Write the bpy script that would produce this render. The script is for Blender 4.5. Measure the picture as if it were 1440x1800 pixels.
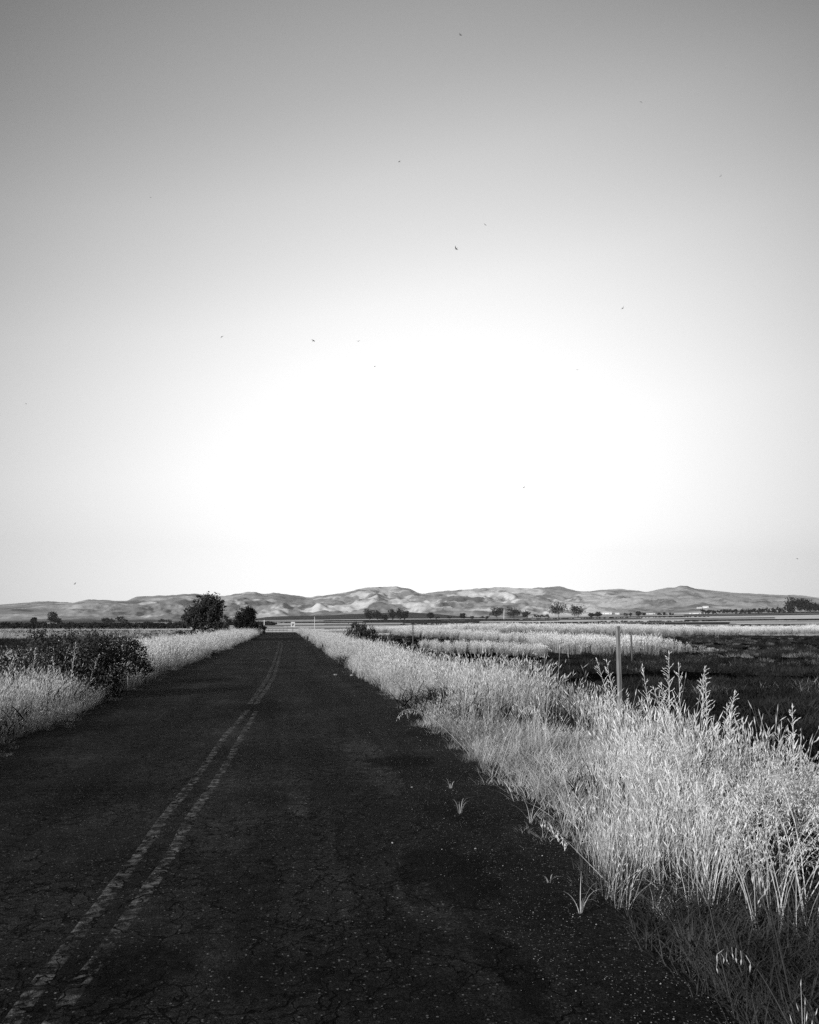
import bpy, math, random
import numpy as np
from mathutils import Vector, Matrix

random.seed(7)
rng = np.random.default_rng(11)
scene = bpy.context.scene
for o in list(bpy.data.objects):
    bpy.data.objects.remove(o)

# ------------------------------------------------------------------ camera
EYE, FPX = 1.6, 1387.0
PITCH, YAW = math.radians(8.04), math.radians(8.93)
cam_d = bpy.data.cameras.new('camera')
cam_d.sensor_fit, cam_d.sensor_width, cam_d.lens = 'HORIZONTAL', 36.0, FPX / 1440 * 36.0
cam_d.clip_start, cam_d.clip_end = 0.05, 40000
cam = bpy.data.objects.new('camera', cam_d)
scene.collection.objects.link(cam)
cam.location = (0, 0, EYE)
cam.rotation_euler = (math.pi / 2 + PITCH, 0, -YAW)
scene.camera = cam

# ------------------------------------------------------------------ sky and sun (black and white, red-filter film)
SUN_EL, SUN_AZ = math.radians(19), math.radians(231)      # azimuth clockwise from +Y
world = bpy.data.worlds.new('World')
scene.world = world
world.use_nodes = True
wt = world.node_tree
wt.nodes.clear()
sky = wt.nodes.new('ShaderNodeTexSky')
sky.sky_type, sky.sun_disc = 'NISHITA', False
sky.sun_elevation, sky.sun_rotation = SUN_EL, SUN_AZ
sep = wt.nodes.new('ShaderNodeSeparateColor')
mul = wt.nodes.new('ShaderNodeMath'); mul.operation = 'MULTIPLY'; mul.inputs[1].default_value = 0.2
ramp = wt.nodes.new('ShaderNodeValToRGB')
SKY_RAMP = [(0.0, 0.12), (0.10, 0.33), (0.148, 0.51), (0.185, 0.56), (0.219, 0.66), (0.255, 0.71), (0.30, 0.79), (0.36, 0.84), (0.52, 0.93), (1.0, 1.0)]
el = ramp.color_ramp.elements
while len(el) < len(SKY_RAMP):
    el.new(0.5)
for e, (p, v) in zip(el, SKY_RAMP):
    e.position, e.color = p, (v, v, v, 1)
up = wt.nodes.new('ShaderNodeMath'); up.operation = 'MULTIPLY'; up.inputs[1].default_value = 14.4
bg = wt.nodes.new('ShaderNodeBackground'); bg.inputs['Strength'].default_value = 0.1
wo = wt.nodes.new('ShaderNodeOutputWorld')
L = wt.links.new
L(sky.outputs[0], sep.inputs[0]); L(sep.outputs[0], mul.inputs[0]); L(mul.outputs[0], ramp.inputs[0])
# broad brightening of the low sky ahead, away from the sun, falling off smoothly in every direction
wg = wt.nodes.new('ShaderNodeTexCoord')
dotp = wt.nodes.new('ShaderNodeVectorMath'); dotp.operation = 'DOT_PRODUCT'
ga, ge = math.radians(9.8), math.radians(8)
dotp.inputs[1].default_value = (math.sin(ga) * math.cos(ge), math.cos(ga) * math.cos(ge), math.sin(ge))
nrm = wt.nodes.new('ShaderNodeVectorMath'); nrm.operation = 'NORMALIZE'
lobe = wt.nodes.new('ShaderNodeMapRange'); lobe.interpolation_type = 'LINEAR'
for i_, v_ in zip(('From Min', 'From Max', 'To Min', 'To Max'), (0.55, 1.0, 0.0, 1.0)):
    lobe.inputs[i_].default_value = v_
lm = wt.nodes.new('ShaderNodeMath'); lm.operation = 'MULTIPLY'
sq = wt.nodes.new('ShaderNodeMath'); sq.operation = 'POWER'; sq.inputs[1].default_value = 1.8
fl = wt.nodes.new('ShaderNodeMath'); fl.operation = 'MAXIMUM'; fl.inputs[1].default_value = 0.14
L(wg.outputs['Generated'], nrm.inputs[0]); L(nrm.outputs[0], dotp.inputs[0]); L(dotp.outputs['Value'], lobe.inputs[0])
L(ramp.outputs[0], up.inputs[0]); L(up.outputs[0], lm.inputs[0]); L(lobe.outputs[0], sq.inputs[0]); L(sq.outputs[0], fl.inputs[0]); L(fl.outputs[0], lm.inputs[1]); L(lm.outputs[0], bg.inputs['Color']); L(bg.outputs[0], wo.inputs[0])

sun_d = bpy.data.lights.new('sun', 'SUN')
sun_d.energy, sun_d.angle, sun_d.color = 5.0, math.radians(0.5), (1, 1, 1)
sun = bpy.data.objects.new('sun', sun_d)
scene.collection.objects.link(sun)
sdir = Vector((math.sin(SUN_AZ) * math.cos(SUN_EL), math.cos(SUN_AZ) * math.cos(SUN_EL), math.sin(SUN_EL)))
sun.rotation_euler = sdir.to_track_quat('Z', 'Y').to_euler()
sun.location = sdir * 50

vs = scene.view_settings
vs.view_transform, vs.look, vs.exposure, vs.gamma, vs.use_curve_mapping = 'Standard', 'None', 0.0, 1.0, False
scene.cycles.max_bounces = 6
scene.cycles.diffuse_bounces = 2
scene.cycles.transparent_max_bounces = 8
scene.cycles.use_denoising = False

# ------------------------------------------------------------------ helpers
C = scene.collection

def ray(px, py):
    """direction of a point of the photograph, unit depth along the view axis"""
    x, y = (px - 720) / FPX, (900 - py) / FPX
    cp, sp = math.cos(PITCH), math.sin(PITCH)
    f, u = cp - y * sp, sp + y * cp
    cy, sy = math.cos(YAW), math.sin(YAW)
    return Vector((x * cy + f * sy, -x * sy + f * cy, u))

def at(px, py, z=0.0):
    r = ray(px, py)
    t = (z - EYE) / r.z
    return Vector((r.x * t, r.y * t, z))

def away(px, py, d):
    """the point d metres out (horizontally) in that direction"""
    r = ray(px, py)
    t = d / math.hypot(r.x, r.y)
    return Vector((r.x * t, r.y * t, EYE + r.z * t))

def azim(px):
    r = ray(px, 1096)
    return math.degrees(math.atan2(r.x, r.y))

def sstep(a, b, x):
    t = np.clip((x - a) / (b - a), 0, 1)
    return t * t * (3 - 2 * t)

_perm = rng.random((256, 256))
def vnoise(x, y):
    xi, yi = np.floor(x).astype(int), np.floor(y).astype(int)
    fx, fy = x - xi, y - yi
    fx, fy = fx * fx * (3 - 2 * fx), fy * fy * (3 - 2 * fy)
    g = lambda i, j: _perm[i & 255, j & 255]
    return (g(xi, yi) * (1 - fx) + g(xi + 1, yi) * fx) * (1 - fy) + (g(xi, yi + 1) * (1 - fx) + g(xi + 1, yi + 1) * fx) * fy

def fbm(x, y, n=4):
    s, a, t = 0.0, 1.0, 0.0
    for i in range(n):
        s = s + a * vnoise(x * 2 ** i + 17.3 * i, y * 2 ** i + 5.1 * i); t += a; a *= 0.5
    return s / t

def link(o, parent=None):
    C.objects.link(o)
    if parent:
        o.parent = parent
    return o

def mesh_obj(name, v, f, mat, parent=None, smooth=False):
    m = bpy.data.meshes.new(name)
    m.from_pydata([tuple(p) for p in v], [], f)
    if mat:
        m.materials.append(mat)
    if smooth:
        m.polygons.foreach_set('use_smooth', [True] * len(m.polygons))
    return link(bpy.data.objects.new(name, m), parent)

def empty(name, loc, rz=0.0):
    o = bpy.data.objects.new(name, None)
    o.empty_display_size = 0.1
    o.location, o.rotation_euler = loc, (0, 0, rz)
    return link(o)

def tag(o, label, cat, group=None):
    o['label'], o['category'] = label, cat
    if group:
        o['group'] = group
    return o

def kind(o, k, label=None, cat=None):
    o['kind'] = k
    if label:
        o['label'] = label
    if cat:
        o['category'] = cat
    return o

class MB:
    """collects verts and faces of one mesh"""
    def __init__(s): s.v, s.f = [], []
    def add(s, v, f):
        b = len(s.v); s.v += [tuple(p) for p in v]; s.f += [tuple(i + b for i in q) for q in f]
    def box(s, a, b):
        (x0, y0, z0), (x1, y1, z1) = a, b
        s.add([(x0, y0, z0), (x1, y0, z0), (x1, y1, z0), (x0, y1, z0), (x0, y0, z1), (x1, y0, z1), (x1, y1, z1), (x0, y1, z1)],
              [(0, 3, 2, 1), (4, 5, 6, 7), (0, 1, 5, 4), (1, 2, 6, 5), (2, 3, 7, 6), (3, 0, 4, 7)])
    def tube(s, pts, rad, n=6, cap=True):
        pts = [Vector(p) for p in pts]; vs_ = []
        for i, p in enumerate(pts):
            d = (pts[min(i + 1, len(pts) - 1)] - pts[max(i - 1, 0)]).normalized()
            a = d.cross(Vector((0.31, 0.9, 0.2))).normalized(); b = d.cross(a)
            for k in range(n):
                t = 2 * math.pi * k / n
                vs_.append(p + (a * math.cos(t) + b * math.sin(t)) * rad[i])
        fs = [(i * n + k, i * n + (k + 1) % n, (i + 1) * n + (k + 1) % n, (i + 1) * n + k) for i in range(len(pts) - 1) for k in range(n)]
        if cap:
            fs += [tuple(range(n))[::-1], tuple((len(pts) - 1) * n + k for k in range(n))]
        s.add(vs_, fs)
    def ribbon(s, pts, wid, side):
        vs_ = []
        for p, w in zip(pts, wid):
            vs_ += [p - side * w * 0.5, p + side * w * 0.5]
        s.add(vs_, [(2 * i, 2 * i + 1, 2 * i + 3, 2 * i + 2) for i in range(len(pts) - 1)])
    def spindle(s, a, b, w, n=3):
        a, b = Vector(a), Vector(b); d = (b - a).normalized()
        u = d.cross(Vector((0.3, 0.2, 0.93))).normalized(); v = d.cross(u)
        m = a.lerp(b, 0.4)
        vs_ = [a, b] + [m + (u * math.cos(2 * math.pi * k / n) + v * math.sin(2 * math.pi * k / n)) * w for k in range(n)]
        s.add(vs_, [(0, 2 + (k + 1) % n, 2 + k) for k in range(n)] + [(1, 2 + k, 2 + (k + 1) % n) for k in range(n)])
    def build(s, name, mat, parent=None, smooth=False):
        return mesh_obj(name, s.v, s.f, mat, parent, smooth)

# ------------------------------------------------------------------ materials (greys only)
def new_mat(name):
    m = bpy.data.materials.new(name); m.use_nodes = True
    nt = m.node_tree
    return m, nt, nt.nodes['Principled BSDF'], nt.nodes, nt.links.new

def g3(v): return (v, v, v, 1)

def plain(name, v, rough=0.8, var=0.3, scale=8.0, bump=0.0):
    m, nt, p, N, K = new_mat(name)
    tc = N.new('ShaderNodeTexCoord'); no = N.new('ShaderNodeTexNoise')
    no.inputs['Scale'].default_value = scale; no.inputs['Detail'].default_value = 5
    mr = N.new('ShaderNodeMapRange'); mr.inputs['To Min'].default_value = v * (1 - var); mr.inputs['To Max'].default_value = v * (1 + var)
    mr.inputs['From Min'].default_value = 0.3; mr.inputs['From Max'].default_value = 0.7
    K(tc.outputs['Object'], no.inputs['Vector']); K(no.outputs[0], mr.inputs[0]); K(mr.outputs[0], p.inputs['Base Color'])
    p.inputs['Roughness'].default_value = rough
    if bump:
        b = N.new('ShaderNodeBump'); b.inputs['Strength'].default_value = bump; b.inputs['Distance'].default_value = 0.02
        K(no.outputs[0], b.inputs['Height']); K(b.outputs[0], p.inputs['Normal'])
    return m

def leafy(name, v0, v1, trans=0.35, scale=0.7, rough=0.7):
    """thin plant matter: diffuse with light passing through, tone varying in the plant and from clump to clump"""
    m, nt, p, N, K = new_mat(name)
    oi = N.new('ShaderNodeObjectInfo'); geo = N.new('ShaderNodeNewGeometry')
    no = N.new('ShaderNodeTexNoise'); no.inputs['Scale'].default_value = scale; no.inputs['Detail'].default_value = 2
    K(geo.outputs['Position'], no.inputs['Vector'])
    ad = N.new('ShaderNodeMath'); ad.operation = 'ADD'; K(no.outputs[0], ad.inputs[0])
    m2 = N.new('ShaderNodeMath'); m2.operation = 'MULTIPLY'; m2.inputs[1].default_value = 0.35
    K(oi.outputs['Random'], m2.inputs[0]); K(m2.outputs[0], ad.inputs[1])
    mr = N.new('ShaderNodeMapRange'); mr.inputs['From Min'].default_value = 0.35; mr.inputs['From Max'].default_value = 0.95
    mr.inputs['To Min'].default_value = v0; mr.inputs['To Max'].default_value = v1
    K(ad.outputs[0], mr.inputs[0]); K(mr.outputs[0], p.inputs['Base Color'])
    p.inputs['Roughness'].default_value = rough
    p.inputs['Specular IOR Level'].default_value = 0.04
    tr = N.new('ShaderNodeBsdfTranslucent'); K(mr.outputs[0], tr.inputs['Color'])
    mx = N.new('ShaderNodeMixShader'); mx.inputs[0].default_value = trans
    K(p.outputs[0], mx.inputs[1]); K(tr.outputs[0], mx.inputs[2]); K(mx.outputs[0], N['Material Output'].inputs['Surface'])
    return m

M_STRAW = leafy('dry_straw', 0.20, 0.66, 0.15)
M_HEAD = leafy('seed_head', 0.6, 0.9, 0.2)
M_FOOT = leafy('foot_leaf', 0.02, 0.11, 0.15, 1.1)  # dark tone puts the shade between the stems into the leaf colour
M_REED = leafy('dry_reed', 0.22, 0.5, 0.12, 0.15)
M_WEED = leafy('low_weed', 0.03, 0.10, 0.25, 2.0)
M_FIELD = leafy('marsh_plants', 0.003, 0.055, 0.15, 0.25)
M_SEDGE = leafy('sedge', 0.08, 0.36, 0.15, 0.3)
M_LEAF = leafy('tree_leaf', 0.025, 0.075, 0.2, 0.8)
M_LEAFD = leafy('dark_leaf', 0.015, 0.05, 0.2, 1.2)
M_LEAFG = leafy('broom_leaf', 0.03, 0.10, 0.2, 1.2)
M_BARK = plain('bark', 0.08, 0.9, 0.4, 6, 0.6)
M_STEM = leafy('pale_stalk', 0.62, 0.8, 0.2)
M_WOOD = plain('weathered_wood', 0.32, 0.85, 0.45, 14, 0.5)
M_STEEL = plain('dull_steel', 0.10, 0.6, 0.2, 20)
M_WHITE = plain('white_paint', 0.78, 0.5, 0.06, 3)
M_ROOF = plain('pale_roof', 0.6, 0.6, 0.1, 2)
M_DARK = plain('dark_opening', 0.03, 0.6, 0.1, 2)
M_BLACK = plain('black_paint', 0.02, 0.5, 0.1, 2)
M_STONE = plain('pale_stone', 0.30, 0.85, 0.6, 3, 0.3)
M_BIRD = plain('dark_feather', 0.015, 0.7, 0.2, 20)

# ground: tone attribute from the land use, finer mottling from noise
def ground_mat():
    m, nt, p, N, K = new_mat('ground')
    at_ = N.new('ShaderNodeAttribute'); at_.attribute_name = 'tone'
    geo = N.new('ShaderNodeNewGeometry')
    def noise(scale, det, sx=1.0, sy=1.0):
        mp = N.new('ShaderNodeMapping'); mp.inputs['Scale'].default_value = (sx, sy, 1)
        K(geo.outputs['Position'], mp.inputs['Vector'])
        n = N.new('ShaderNodeTexNoise'); n.inputs['Scale'].default_value = scale; n.inputs['Detail'].default_value = det
        n.inputs['Roughness'].default_value = 0.65
        K(mp.outputs[0], n.inputs['Vector']); return n
    def mrange(src, a, b, c, d):
        r = N.new('ShaderNodeMapRange'); K(src, r.inputs[0])
        for i, v in zip(('From Min', 'From Max', 'To Min', 'To Max'), (a, b, c, d)): r.inputs[i].default_value = v
        return r
    def mul_(a, b):
        x = N.new('ShaderNodeMath'); x.operation = 'MULTIPLY'; K(a, x.inputs[0]); K(b, x.inputs[1]); return x
    n1 = noise(0.9, 8); n2 = noise(0.05, 6, 1, 1); n3 = noise(0.006, 8)
    a = mul_(mrange(n1.outputs[0], 0.3, 0.7, 0.55, 1.45).outputs[0], mrange(n2.outputs[0], 0.3, 0.7, 0.8, 1.2).outputs[0])
    b = mul_(a.outputs[0], mrange(n3.outputs[0], 0.3, 0.7, 0.85, 1.15).outputs[0])
    c = mul_(at_.outputs['Fac'], b.outputs[0])
    K(c.outputs[0], p.inputs['Base Color']); p.inputs['Roughness'].default_value = 0.95
    p.inputs['Specular IOR Level'].default_value = 0.0
    bp = N.new('ShaderNodeBump'); bp.inputs['Strength'].default_value = 0.6; bp.inputs['Distance'].default_value = 0.12
    K(n1.outputs[0], bp.inputs['Height']); K(bp.outputs[0], p.inputs['Normal'])
    return m
M_GROUND = ground_mat()

def asphalt_mat(name, base, paint=False, gravel=False):
    m, nt, p, N, K = new_mat(name)
    geo = N.new('ShaderNodeNewGeometry')
    P = geo.outputs['Position']
    def noise(scale, det=4, rough=0.6, map_=None):
        n = N.new('ShaderNodeTexNoise'); n.inputs['Scale'].default_value = scale; n.inputs['Detail'].default_value = det
        n.inputs['Roughness'].default_value = rough
        if map_:
            mp = N.new('ShaderNodeMapping'); mp.inputs['Scale'].default_value = map_; K(P, mp.inputs['Vector']); K(mp.outputs[0], n.inputs['Vector'])
        else:
            K(P, n.inputs['Vector'])
        return n.outputs[0]
    def rng_(src, a, b, c, d):
        r = N.new('ShaderNodeMapRange'); K(src, r.inputs[0])
        for i, v in zip(('From Min', 'From Max', 'To Min', 'To Max'), (a, b, c, d)): r.inputs[i].default_value = v
        return r.outputs[0]
    def op(o, a, b):
        x = N.new('ShaderNodeMath'); x.operation = o
        for i, s in enumerate((a, b)):
            if isinstance(s, (int, float)): x.inputs[i].default_value = s
            else: K(s, x.inputs[i])
        return x.outputs[0]
    big = rng_(noise(0.55, 5), 0.3, 0.7, 0.3, 1.75)
    lanes = rng_(noise(1.0, 4, 0.6, (1.5, 0.07, 1)), 0.32, 0.68, 0.55, 1.55)
    med = op('MULTIPLY', rng_(noise(9, 5), 0.3, 0.7, 0.6, 1.4), rng_(noise(42, 3, 0.7), 0.3, 0.7, 0.4, 1.6))
    fine = rng_(noise(110, 3), 0.3, 0.7, 0.0, 2.2)
    col = op('MULTIPLY', op('MULTIPLY', op('MULTIPLY', big, lanes), op('MULTIPLY', med, fine)), base)
    # pale aggregate worn bare
    vo = N.new('ShaderNodeTexVoronoi'); vo.inputs['Scale'].default_value = 75 if not gravel else 95
    K(P, vo.inputs['Vector'])
    sc_ = N.new('ShaderNodeSeparateColor'); K(vo.outputs['Color'], sc_.inputs[0])
    stone = op('GREATER_THAN', sc_.outputs[0], 0.93 if not gravel else 0.90)
    inside = op('LESS_THAN', vo.outputs['Distance'], 0.42)
    sp = op('MULTIPLY', op('MULTIPLY', stone, inside), sc_.outputs[1])
    col = op('ADD', col, op('MULTIPLY', sp, 0.16 if not gravel else 0.22))
    # alligator cracks
    wv = N.new('ShaderNodeVectorMath'); wv.operation = 'ADD'
    nz = N.new('ShaderNodeTexNoise'); nz.inputs['Scale'].default_value = 7; K(P, nz.inputs['Vector'])
    sv = N.new('ShaderNodeVectorMath'); sv.operation = 'SCALE'; sv.inputs['Scale'].default_value = 0.25
    K(nz.outputs['Color'], sv.inputs[0]); K(P, wv.inputs[0]); K(sv.outputs[0], wv.inputs[1])
    ck = None
    for s_, w_ in ((2.3, 0.02), (6.5, 0.035)):
        vc = N.new('ShaderNodeTexVoronoi'); vc.feature = 'DISTANCE_TO_EDGE'; vc.inputs['Scale'].default_value = s_
        K(wv.outputs[0], vc.inputs['Vector'])
        c = rng_(vc.outputs['Distance'], w_ * 0.4, w_, 1, 0)
        c = op('MULTIPLY', c, rng_(noise(1.1 if s_ < 4 else 0.7, 2), 0.40, 0.52, 0, 1))
        ck = c if ck is None else op('MAXIMUM', ck, c)
    if gravel:
        ck = op('MULTIPLY', ck, 0.1)
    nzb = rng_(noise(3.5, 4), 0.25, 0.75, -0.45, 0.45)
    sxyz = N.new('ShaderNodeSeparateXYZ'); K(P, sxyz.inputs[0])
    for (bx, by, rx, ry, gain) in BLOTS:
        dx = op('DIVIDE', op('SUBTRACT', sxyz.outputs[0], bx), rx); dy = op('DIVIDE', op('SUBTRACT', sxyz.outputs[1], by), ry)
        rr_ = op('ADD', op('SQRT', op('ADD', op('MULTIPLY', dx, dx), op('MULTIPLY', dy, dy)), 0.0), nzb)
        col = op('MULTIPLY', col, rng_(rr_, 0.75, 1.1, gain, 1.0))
    if paint:
        wear = op('MULTIPLY', rng_(noise(16, 6, 0.7), 0.45, 0.62, 0, 1), rng_(noise(5, 3, 0.6, (0.4, 1.6, 1)), 0.38, 0.55, 0.15, 1))
        wear2 = rng_(noise(1.6, 3), 0.35, 0.6, 0.35, 1)
        cov = op('MULTIPLY', op('MULTIPLY', wear, wear2), op('SUBTRACT', 1.0, ck))
        mx = N.new('ShaderNodeMix'); mx.data_type = 'FLOAT'
        K(cov, mx.inputs['Factor']); K(col, mx.inputs['A']); mx.inputs['B'].default_value = 0.21
        col = mx.outputs['Result']
    col = op('MULTIPLY', col, rng_(ck, 0, 1, 1, 0.15))
    K(col, p.inputs['Base Color'])
    p.inputs['Roughness'].default_value = 0.9; p.inputs['Specular IOR Level'].default_value = 0.04
    h = op('ADD', op('MULTIPLY', noise(140, 2), 0.5), op('ADD', op('MULTIPLY', noise(9, 5), 1.0), op('MULTIPLY', ck, -1.2)))
    bp = N.new('ShaderNodeBump'); bp.inputs['Strength'].default_value = 0.9; bp.inputs['Distance'].default_value = 0.012
    K(h, bp.inputs['Height']); K(bp.outputs[0], p.inputs['Normal'])
    return m
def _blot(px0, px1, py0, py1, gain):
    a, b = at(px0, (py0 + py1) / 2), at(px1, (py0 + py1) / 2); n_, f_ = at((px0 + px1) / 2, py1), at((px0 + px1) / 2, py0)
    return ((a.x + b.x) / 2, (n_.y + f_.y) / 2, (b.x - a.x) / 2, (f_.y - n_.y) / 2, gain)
# stains, repairs and painted shading of a depression: dark ones, then places worn pale
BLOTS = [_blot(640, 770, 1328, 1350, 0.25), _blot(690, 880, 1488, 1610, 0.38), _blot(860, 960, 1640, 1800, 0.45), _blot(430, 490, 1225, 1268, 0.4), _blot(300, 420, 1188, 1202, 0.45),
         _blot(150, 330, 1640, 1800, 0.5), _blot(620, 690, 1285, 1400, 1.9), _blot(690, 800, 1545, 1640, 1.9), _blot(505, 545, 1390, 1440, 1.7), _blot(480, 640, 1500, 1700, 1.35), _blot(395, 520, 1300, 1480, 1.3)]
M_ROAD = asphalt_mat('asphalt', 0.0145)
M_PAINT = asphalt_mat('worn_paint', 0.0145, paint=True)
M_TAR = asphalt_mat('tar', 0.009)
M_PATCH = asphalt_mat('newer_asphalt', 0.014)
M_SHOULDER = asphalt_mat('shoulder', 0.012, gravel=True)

# ------------------------------------------------------------------ road line and land form
def edge_fn(pts):
    q = sorted([(at(*p).y, at(*p).x) for p in pts])
    return [a for a, _ in q], [b for _, b in q]
LY, LX = edge_fn([(0, 1312), (60, 1290), (130, 1262), (185, 1235), (230, 1214), (270, 1193), (330, 1170), (390, 1147), (440, 1124), (462, 1113)])
RY, RX = edge_fn([(1215, 1770), (1100, 1615), (1050, 1545), (1000, 1485), (940, 1430), (870, 1370), (800, 1312), (760, 1285), (700, 1238), (655, 1205), (610, 1175), (570, 1147), (540, 1126), (520, 1112)])
PY, PX = edge_fn([(905, 1800), (790, 1640), (700, 1500), (655, 1400), (636, 1330), (615, 1270), (590, 1215), (560, 1165), (530, 1125)])
ROAD_END = 142.0
def left_edge(y): return np.interp(y, LY, LX)
def right_edge(y): return np.interp(y, RY, RX)
def pave_edge(y): return np.interp(y, PY, PX)

CREST = [(-400, 1075), (-250, 1066), (-120, 1070), (0, 1067), (70, 1061), (130, 1063), (150, 1057), (220, 1060), (240, 1052), (300, 1049), (340, 1046), (360, 1048), (390, 1050), (430, 1043),
         (448, 1042), (460, 1046), (480, 1043), (540, 1051), (570, 1047), (605, 1043), (640, 1034), (670, 1033), (700, 1032), (720, 1036), (740, 1045),
         (765, 1041), (800, 1039), (845, 1035), (880, 1033), (920, 1036), (960, 1034), (985, 1032), (1000, 1037), (1015, 1041), (1040, 1042),
         (1060, 1039), (1090, 1038), (1120, 1041), (1140, 1044), (1160, 1040), (1178, 1036), (1190, 1037), (1198, 1033), (1210, 1034), (1225, 1039),
         (1260, 1043), (1300, 1047), (1350, 1050), (1390, 1052), (1400, 1051), (1440, 1056), (1520, 1060), (1650, 1052), (1900, 1070)]
CAZ = [azim(p[0]) for p in CREST]; CEL = [1096 - p[1] for p in CREST]
FLOOR = [(-300, 2), (0, 2), (300, 4), (500, 7), (700, 9), (900, 11), (1100, 15), (1440, 20), (1700, 20)]
FAZ = [azim(p[0]) for p in FLOOR]; FEL = [p[1] for p in FLOOR]
LOWR = [(0, 4), (250, 5), (430, 7), (470, 13), (520, 15), (570, 15), (610, 18), (650, 19), (710, 22), (760, 19), (830, 13), (900, 10), (1000, 8), (1300, 0)]
LAZ = [azim(p[0]) for p in LOWR]; LEL = [p[1] for p in LOWR]

_ag = np.linspace(-120, 120, 2401)
_eg = np.interp(_ag, CAZ, CEL)
_kern = np.exp(-0.5 * (np.arange(-60, 61) / 16.0) ** 2); _kern /= _kern.sum()
_es = np.convolve(np.pad(_eg, 60, mode='edge'), _kern, 'valid')
_k2 = np.exp(-0.5 * (np.arange(-12, 13) / 0.8) ** 2); _k2 /= _k2.sum()
_eg = np.convolve(np.pad(_eg, 12, mode='edge'), _k2, 'valid')

def land(x, y):
    """height and tone of the land"""
    x, y = np.asarray(x, float), np.asarray(y, float)
    r = np.hypot(x, y) + 1e-6
    az = np.degrees(np.arctan2(x, y))
    xl, xr = left_edge(y), right_edge(y)
    bank = -0.9 * sstep(xr + 1.3, xr + 4.6, x) - 0.55 * sstep(0, 1, (xl - 2.0 - x) / 3.0)
    endf = sstep(ROAD_END + 6, ROAD_END + 40, y)
    z = bank * (1 - endf) - 0.8 * endf
    on = (x > xl - 0.3) & (x < xr + 0.2) & (y < ROAD_END + 8)
    z = z + (fbm(x * 0.35, y * 0.35, 3) - 0.5) * 0.22 * sstep(0.2, 1.5, np.maximum(xl - x, x - xr)) * (1 - sstep(60, 200, r))
    z = np.where(on, np.minimum(z, -0.05), z + 0.01)
    # valley floor rising gently to the foothills
    n = np.interp(az, FAZ, FEL) * (1 - sstep(80, 120, np.abs(az)))
    rise = sstep(math.log(260), math.log(2500), np.log(r))
    z = z + n * rise * np.minimum(r, 2600) / 1387.0
    # low dark ridge
    lr = np.interp(az, LAZ, LEL, left=2, right=0)
    ridge = np.exp(-((r - 2900) / 420.0) ** 2)
    z = z + np.maximum(lr - n, 0) * r / 1387.0 * ridge
    # main range
    front = 1 - sstep(60, 100, np.abs(az))
    e = np.interp(az, _ag, _eg) * front
    es = np.interp(az, _ag, _es) * front
    rc = 6700 + 900 * (fbm(az * 0.25 + 50, az * 0 + 9.5, 2) - 0.5)
    r0 = 3300 + 300 * (fbm(az * 0.5 + 20, az * 0 + 4.5, 2) - 0.5)
    t = np.clip((r - r0) / (rc - r0), 0, 1.6)
    cb = sstep(0.72, 1.0, t)
    e = es * (1 - cb) + e * cb + (fbm(x / 45.0, y / 400.0, 3) - 0.5) * 2.6 * sstep(0.85, 1, t)
    zc = EYE + e * rc / 1387.0
    z0 = EYE + n * 2600 / 1387.0
    wx, wy = x + 500 * (fbm(x / 900., y / 900. + 7, 3) - 0.5), y + 700 * (fbm(x / 900. + 3, y / 900., 3) - 0.5)
    spur = fbm(wx / 560.0 + 5, wy / 950.0 + 2, 5)
    spur2 = np.abs(fbm(wx / 230.0 + 1.3, wy / 620.0, 5) - 0.5) * 2
    prof = t ** 1.15
    h = prof + (spur - 0.5) * 2.2 * np.clip(t, 0, 1) * np.clip(1 - t, 0, 1) - (np.abs(fbm(wx / 95.0 + 4, wy / 300.0, 3) - 0.5) * 0.5 + spur2 * 1.5) * t * np.clip(1 - t, 0, 1) + 0.34 * t * np.clip(1 - t, 0, 1)
    zz = z0 + (zc - z0) * h
    lim = EYE + r * (e * (0.80 + 0.2 * np.clip(t, 0, 1) ** 2)) / 1387.0
    zz = np.where(t < 1, np.minimum(zz, np.maximum(lim, z0)), zc - (t - 1) * (zc - z0) * 0.5)
    z = np.where(t > 0, np.maximum(zz, z0 * 0.6), z)
    # ---- tone
    right, left = x > xr + np.interp(y, [0, 5, 9, 14, 20, 26, 40, 58, 75], [1.8, 1.9, 2.6, 3.3, 2.8, 2.3, 2.4, 3.2, 6.4]), x < xl - 2.5
    tone = np.full_like(z, 0.03)
    streak = fbm(x * 0.05 + 3, y * 0.22, 4)
    dark = 0.004 + 0.035 * sstep(0.5, 0.66, streak)
    tone = np.where(right & (y < 170), dark, tone)
    tone = np.where(left & (y < 170), 0.16 + 0.1 * fbm(x * 0.1, y * 0.1, 3), tone)
    u = np.log(r) * 6.5 + 1.1 * fbm(az * 0.06 + 7, np.log(r) * 1.2, 2) + az * 0.035
    k = fbm(u * 1.25, np.floor(az / 14 + 0.6 * np.floor(u)) * 3.7, 2)
    strip = 0.05 + 0.62 * sstep(0.40, 0.55, k)
    lw = sstep(azim(80), azim(430), az)
    strip = np.where(r > 420, strip * (0.12 + 0.88 * lw), strip * (0.5 + 0.5 * lw))
    wf = sstep(150, 190, r)
    tone = tone * (1 - wf) + strip * wf
    tone = np.where((r > 2150) & (r < 3500) & (lr > n - 2), 0.055 + 0.03 * fbm(x / 60, y / 25, 3), tone)
    w = sstep(0.02, 0.06, t)
    wood = fbm(wx / 190.0 + 9, wy / 330.0 + 3, 5)
    wood = sstep(0.545, 0.575, wood + 0.12 * (fbm(x / 22., y / 60., 3) - 0.5) + 0.10 * (fbm(x / 60., y / 160., 3) - 0.5) - 0.05 * sstep(azim(900), azim(1200), az))
    base = 0.30 + 0.07 * sstep(azim(500), azim(1250), az) + 0.05 * (fbm(x / 900., y / 900., 3) - 0.5)
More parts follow.
